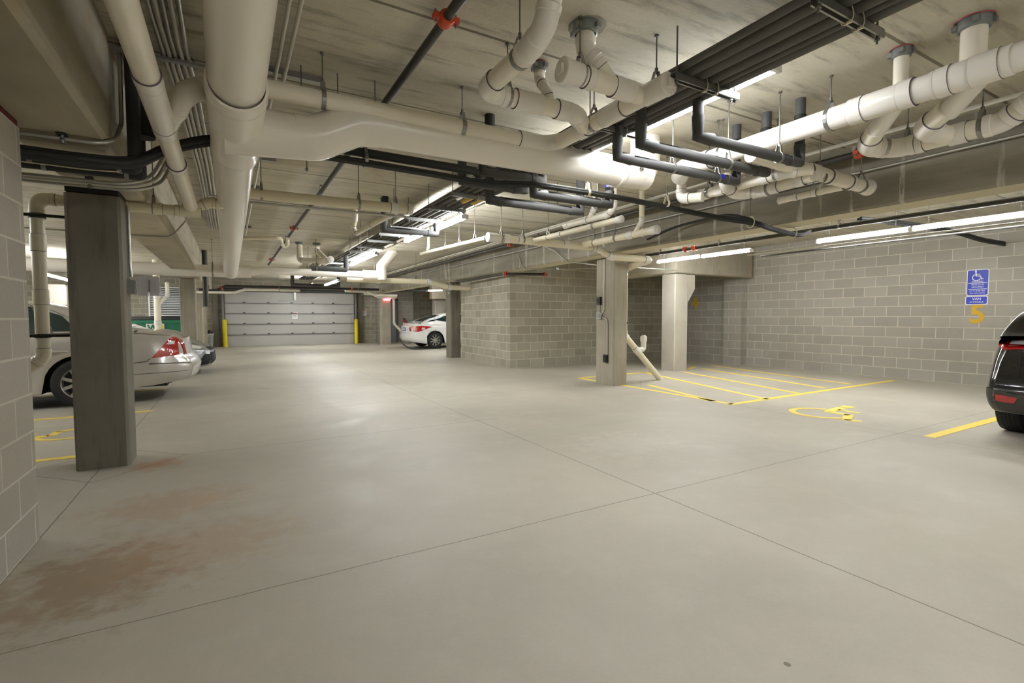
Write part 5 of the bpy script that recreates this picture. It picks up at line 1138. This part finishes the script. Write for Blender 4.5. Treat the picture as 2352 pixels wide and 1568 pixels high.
MB().box(x - .012, x + .002, 19.34, 19.64, .70, .84).build('license_plate', 'signblue', c.t); MB().box(x - .014, x - .012, 19.37, 19.61, .73, .81).build('plate_face', 'lens_clear', c.t)
MB().lathe((x, 19.49, .93), (-1, 0, 0), [(0, .06), (.008, .055), (.01, 0)], 18).build('badge', 'chrome', c.t)
c.seam('rocker_trim', [(.02, .30), (.3, .22), (.6, .20)], 'trimgrey')
tag(MB().tube(smooth_path([(6.02, 19.9, .62), (5.84, 19.4, .45), (5.82, 18.9, .25), (5.98, 18.5, .06), (6.3, 18.35, .02), (7.2, 18.3, .02)]), .02, 8).build('hose', 'blk'), 'black hose arching behind the bumper of the white saloon', 'hose')

# dark hatchback at the right edge, tail toward the camera side
c = Car('parked_car', 'black hatchback cut by the right edge of the picture', (6.55, 1.10), 1, 1, 4.25, .885,
        top=[(0, .97), (.1, 1.02), (.4, 1.04), (3.1, 1.05), (3.8, .95), (4.25, .72)],
        belt=[(0, .92), (.2, .98), (1.0, 1.0), (3.2, .96), (4.25, .65)],
        wid=[(0, .86), (.05, .92), (.15, .965), (.4, .99), (.8, 1.0), (3.5, 1.0), (4.05, .9), (4.25, .76)],
        wheels=(.70, 3.27), wr=.335, paint='carblack', roof=[(.12, 1.03), (.35, 1.28), (.6, 1.44), (1.2, 1.53), (2.2, 1.52), (2.8, 1.38), (3.3, 1.03)],
        rearx=[(.22, .16), (.34, .04), (.46, .0), (.56, .02), (.7, .10), (.88, .17), (1.0, .20)], low=[(0, .27), (.3, .25), (.6, .2), (4, .2)], roofw=.62)
c.decal('tail_lamp', [(.755, .885), (.755, 1.01), (.40, 1.03), (.38, .95), (.60, .90)], 'lens_red', 'rear', eps=.01); c.decal('tail_lamp', [(.0, .885), (.20, .90), (.42, .97), (.15, 1.0), (.0, 1.0)], 'lens_red', sg=1)
c.decal('inner_lens', [(.72, .92), (.72, .98), (.55, .99), (.57, .94)], 'lens_clear', 'rear', eps=.016)
c.decal('bumper_plastic', [(.757, .24), (.757, .50), (.60, .47), (-.60, .47), (-.75, .50), (-.75, .24)], 'trimblk', 'rear', eps=.010); c.decal('bumper_plastic', [(0, .2), (0, .50), (.25, .50), (.33, .44), (.32, .2)], 'trimblk', sg=1, eps=.008)
c.decal('reflector', [(.745, .385), (.75, .455), (.58, .44), (.61, .38)], 'lens_red', 'rear', eps=.016)
c.decal('rear_window', [(.58, 1.14), (.48, 1.40), (-.48, 1.40), (-.58, 1.14)], 'glass_dark', 'rear', eps=.01); c.decal('side_window', [(.62, 1.10), (1.9, 1.04), (1.9, 1.42), (.85, 1.36)], 'glass_dark', sg=1)
c.seam('tailgate_seam', [(.62, .92), (.60, .62), (.5, .56), (-.5, .56)], 'shut', 'rear')
for a, b_ in ((.42, .6),): c.seam('window_chrome', [(.6, 1.08), (1.9, 1.02)], 'chrome', sg=1, r=.006)
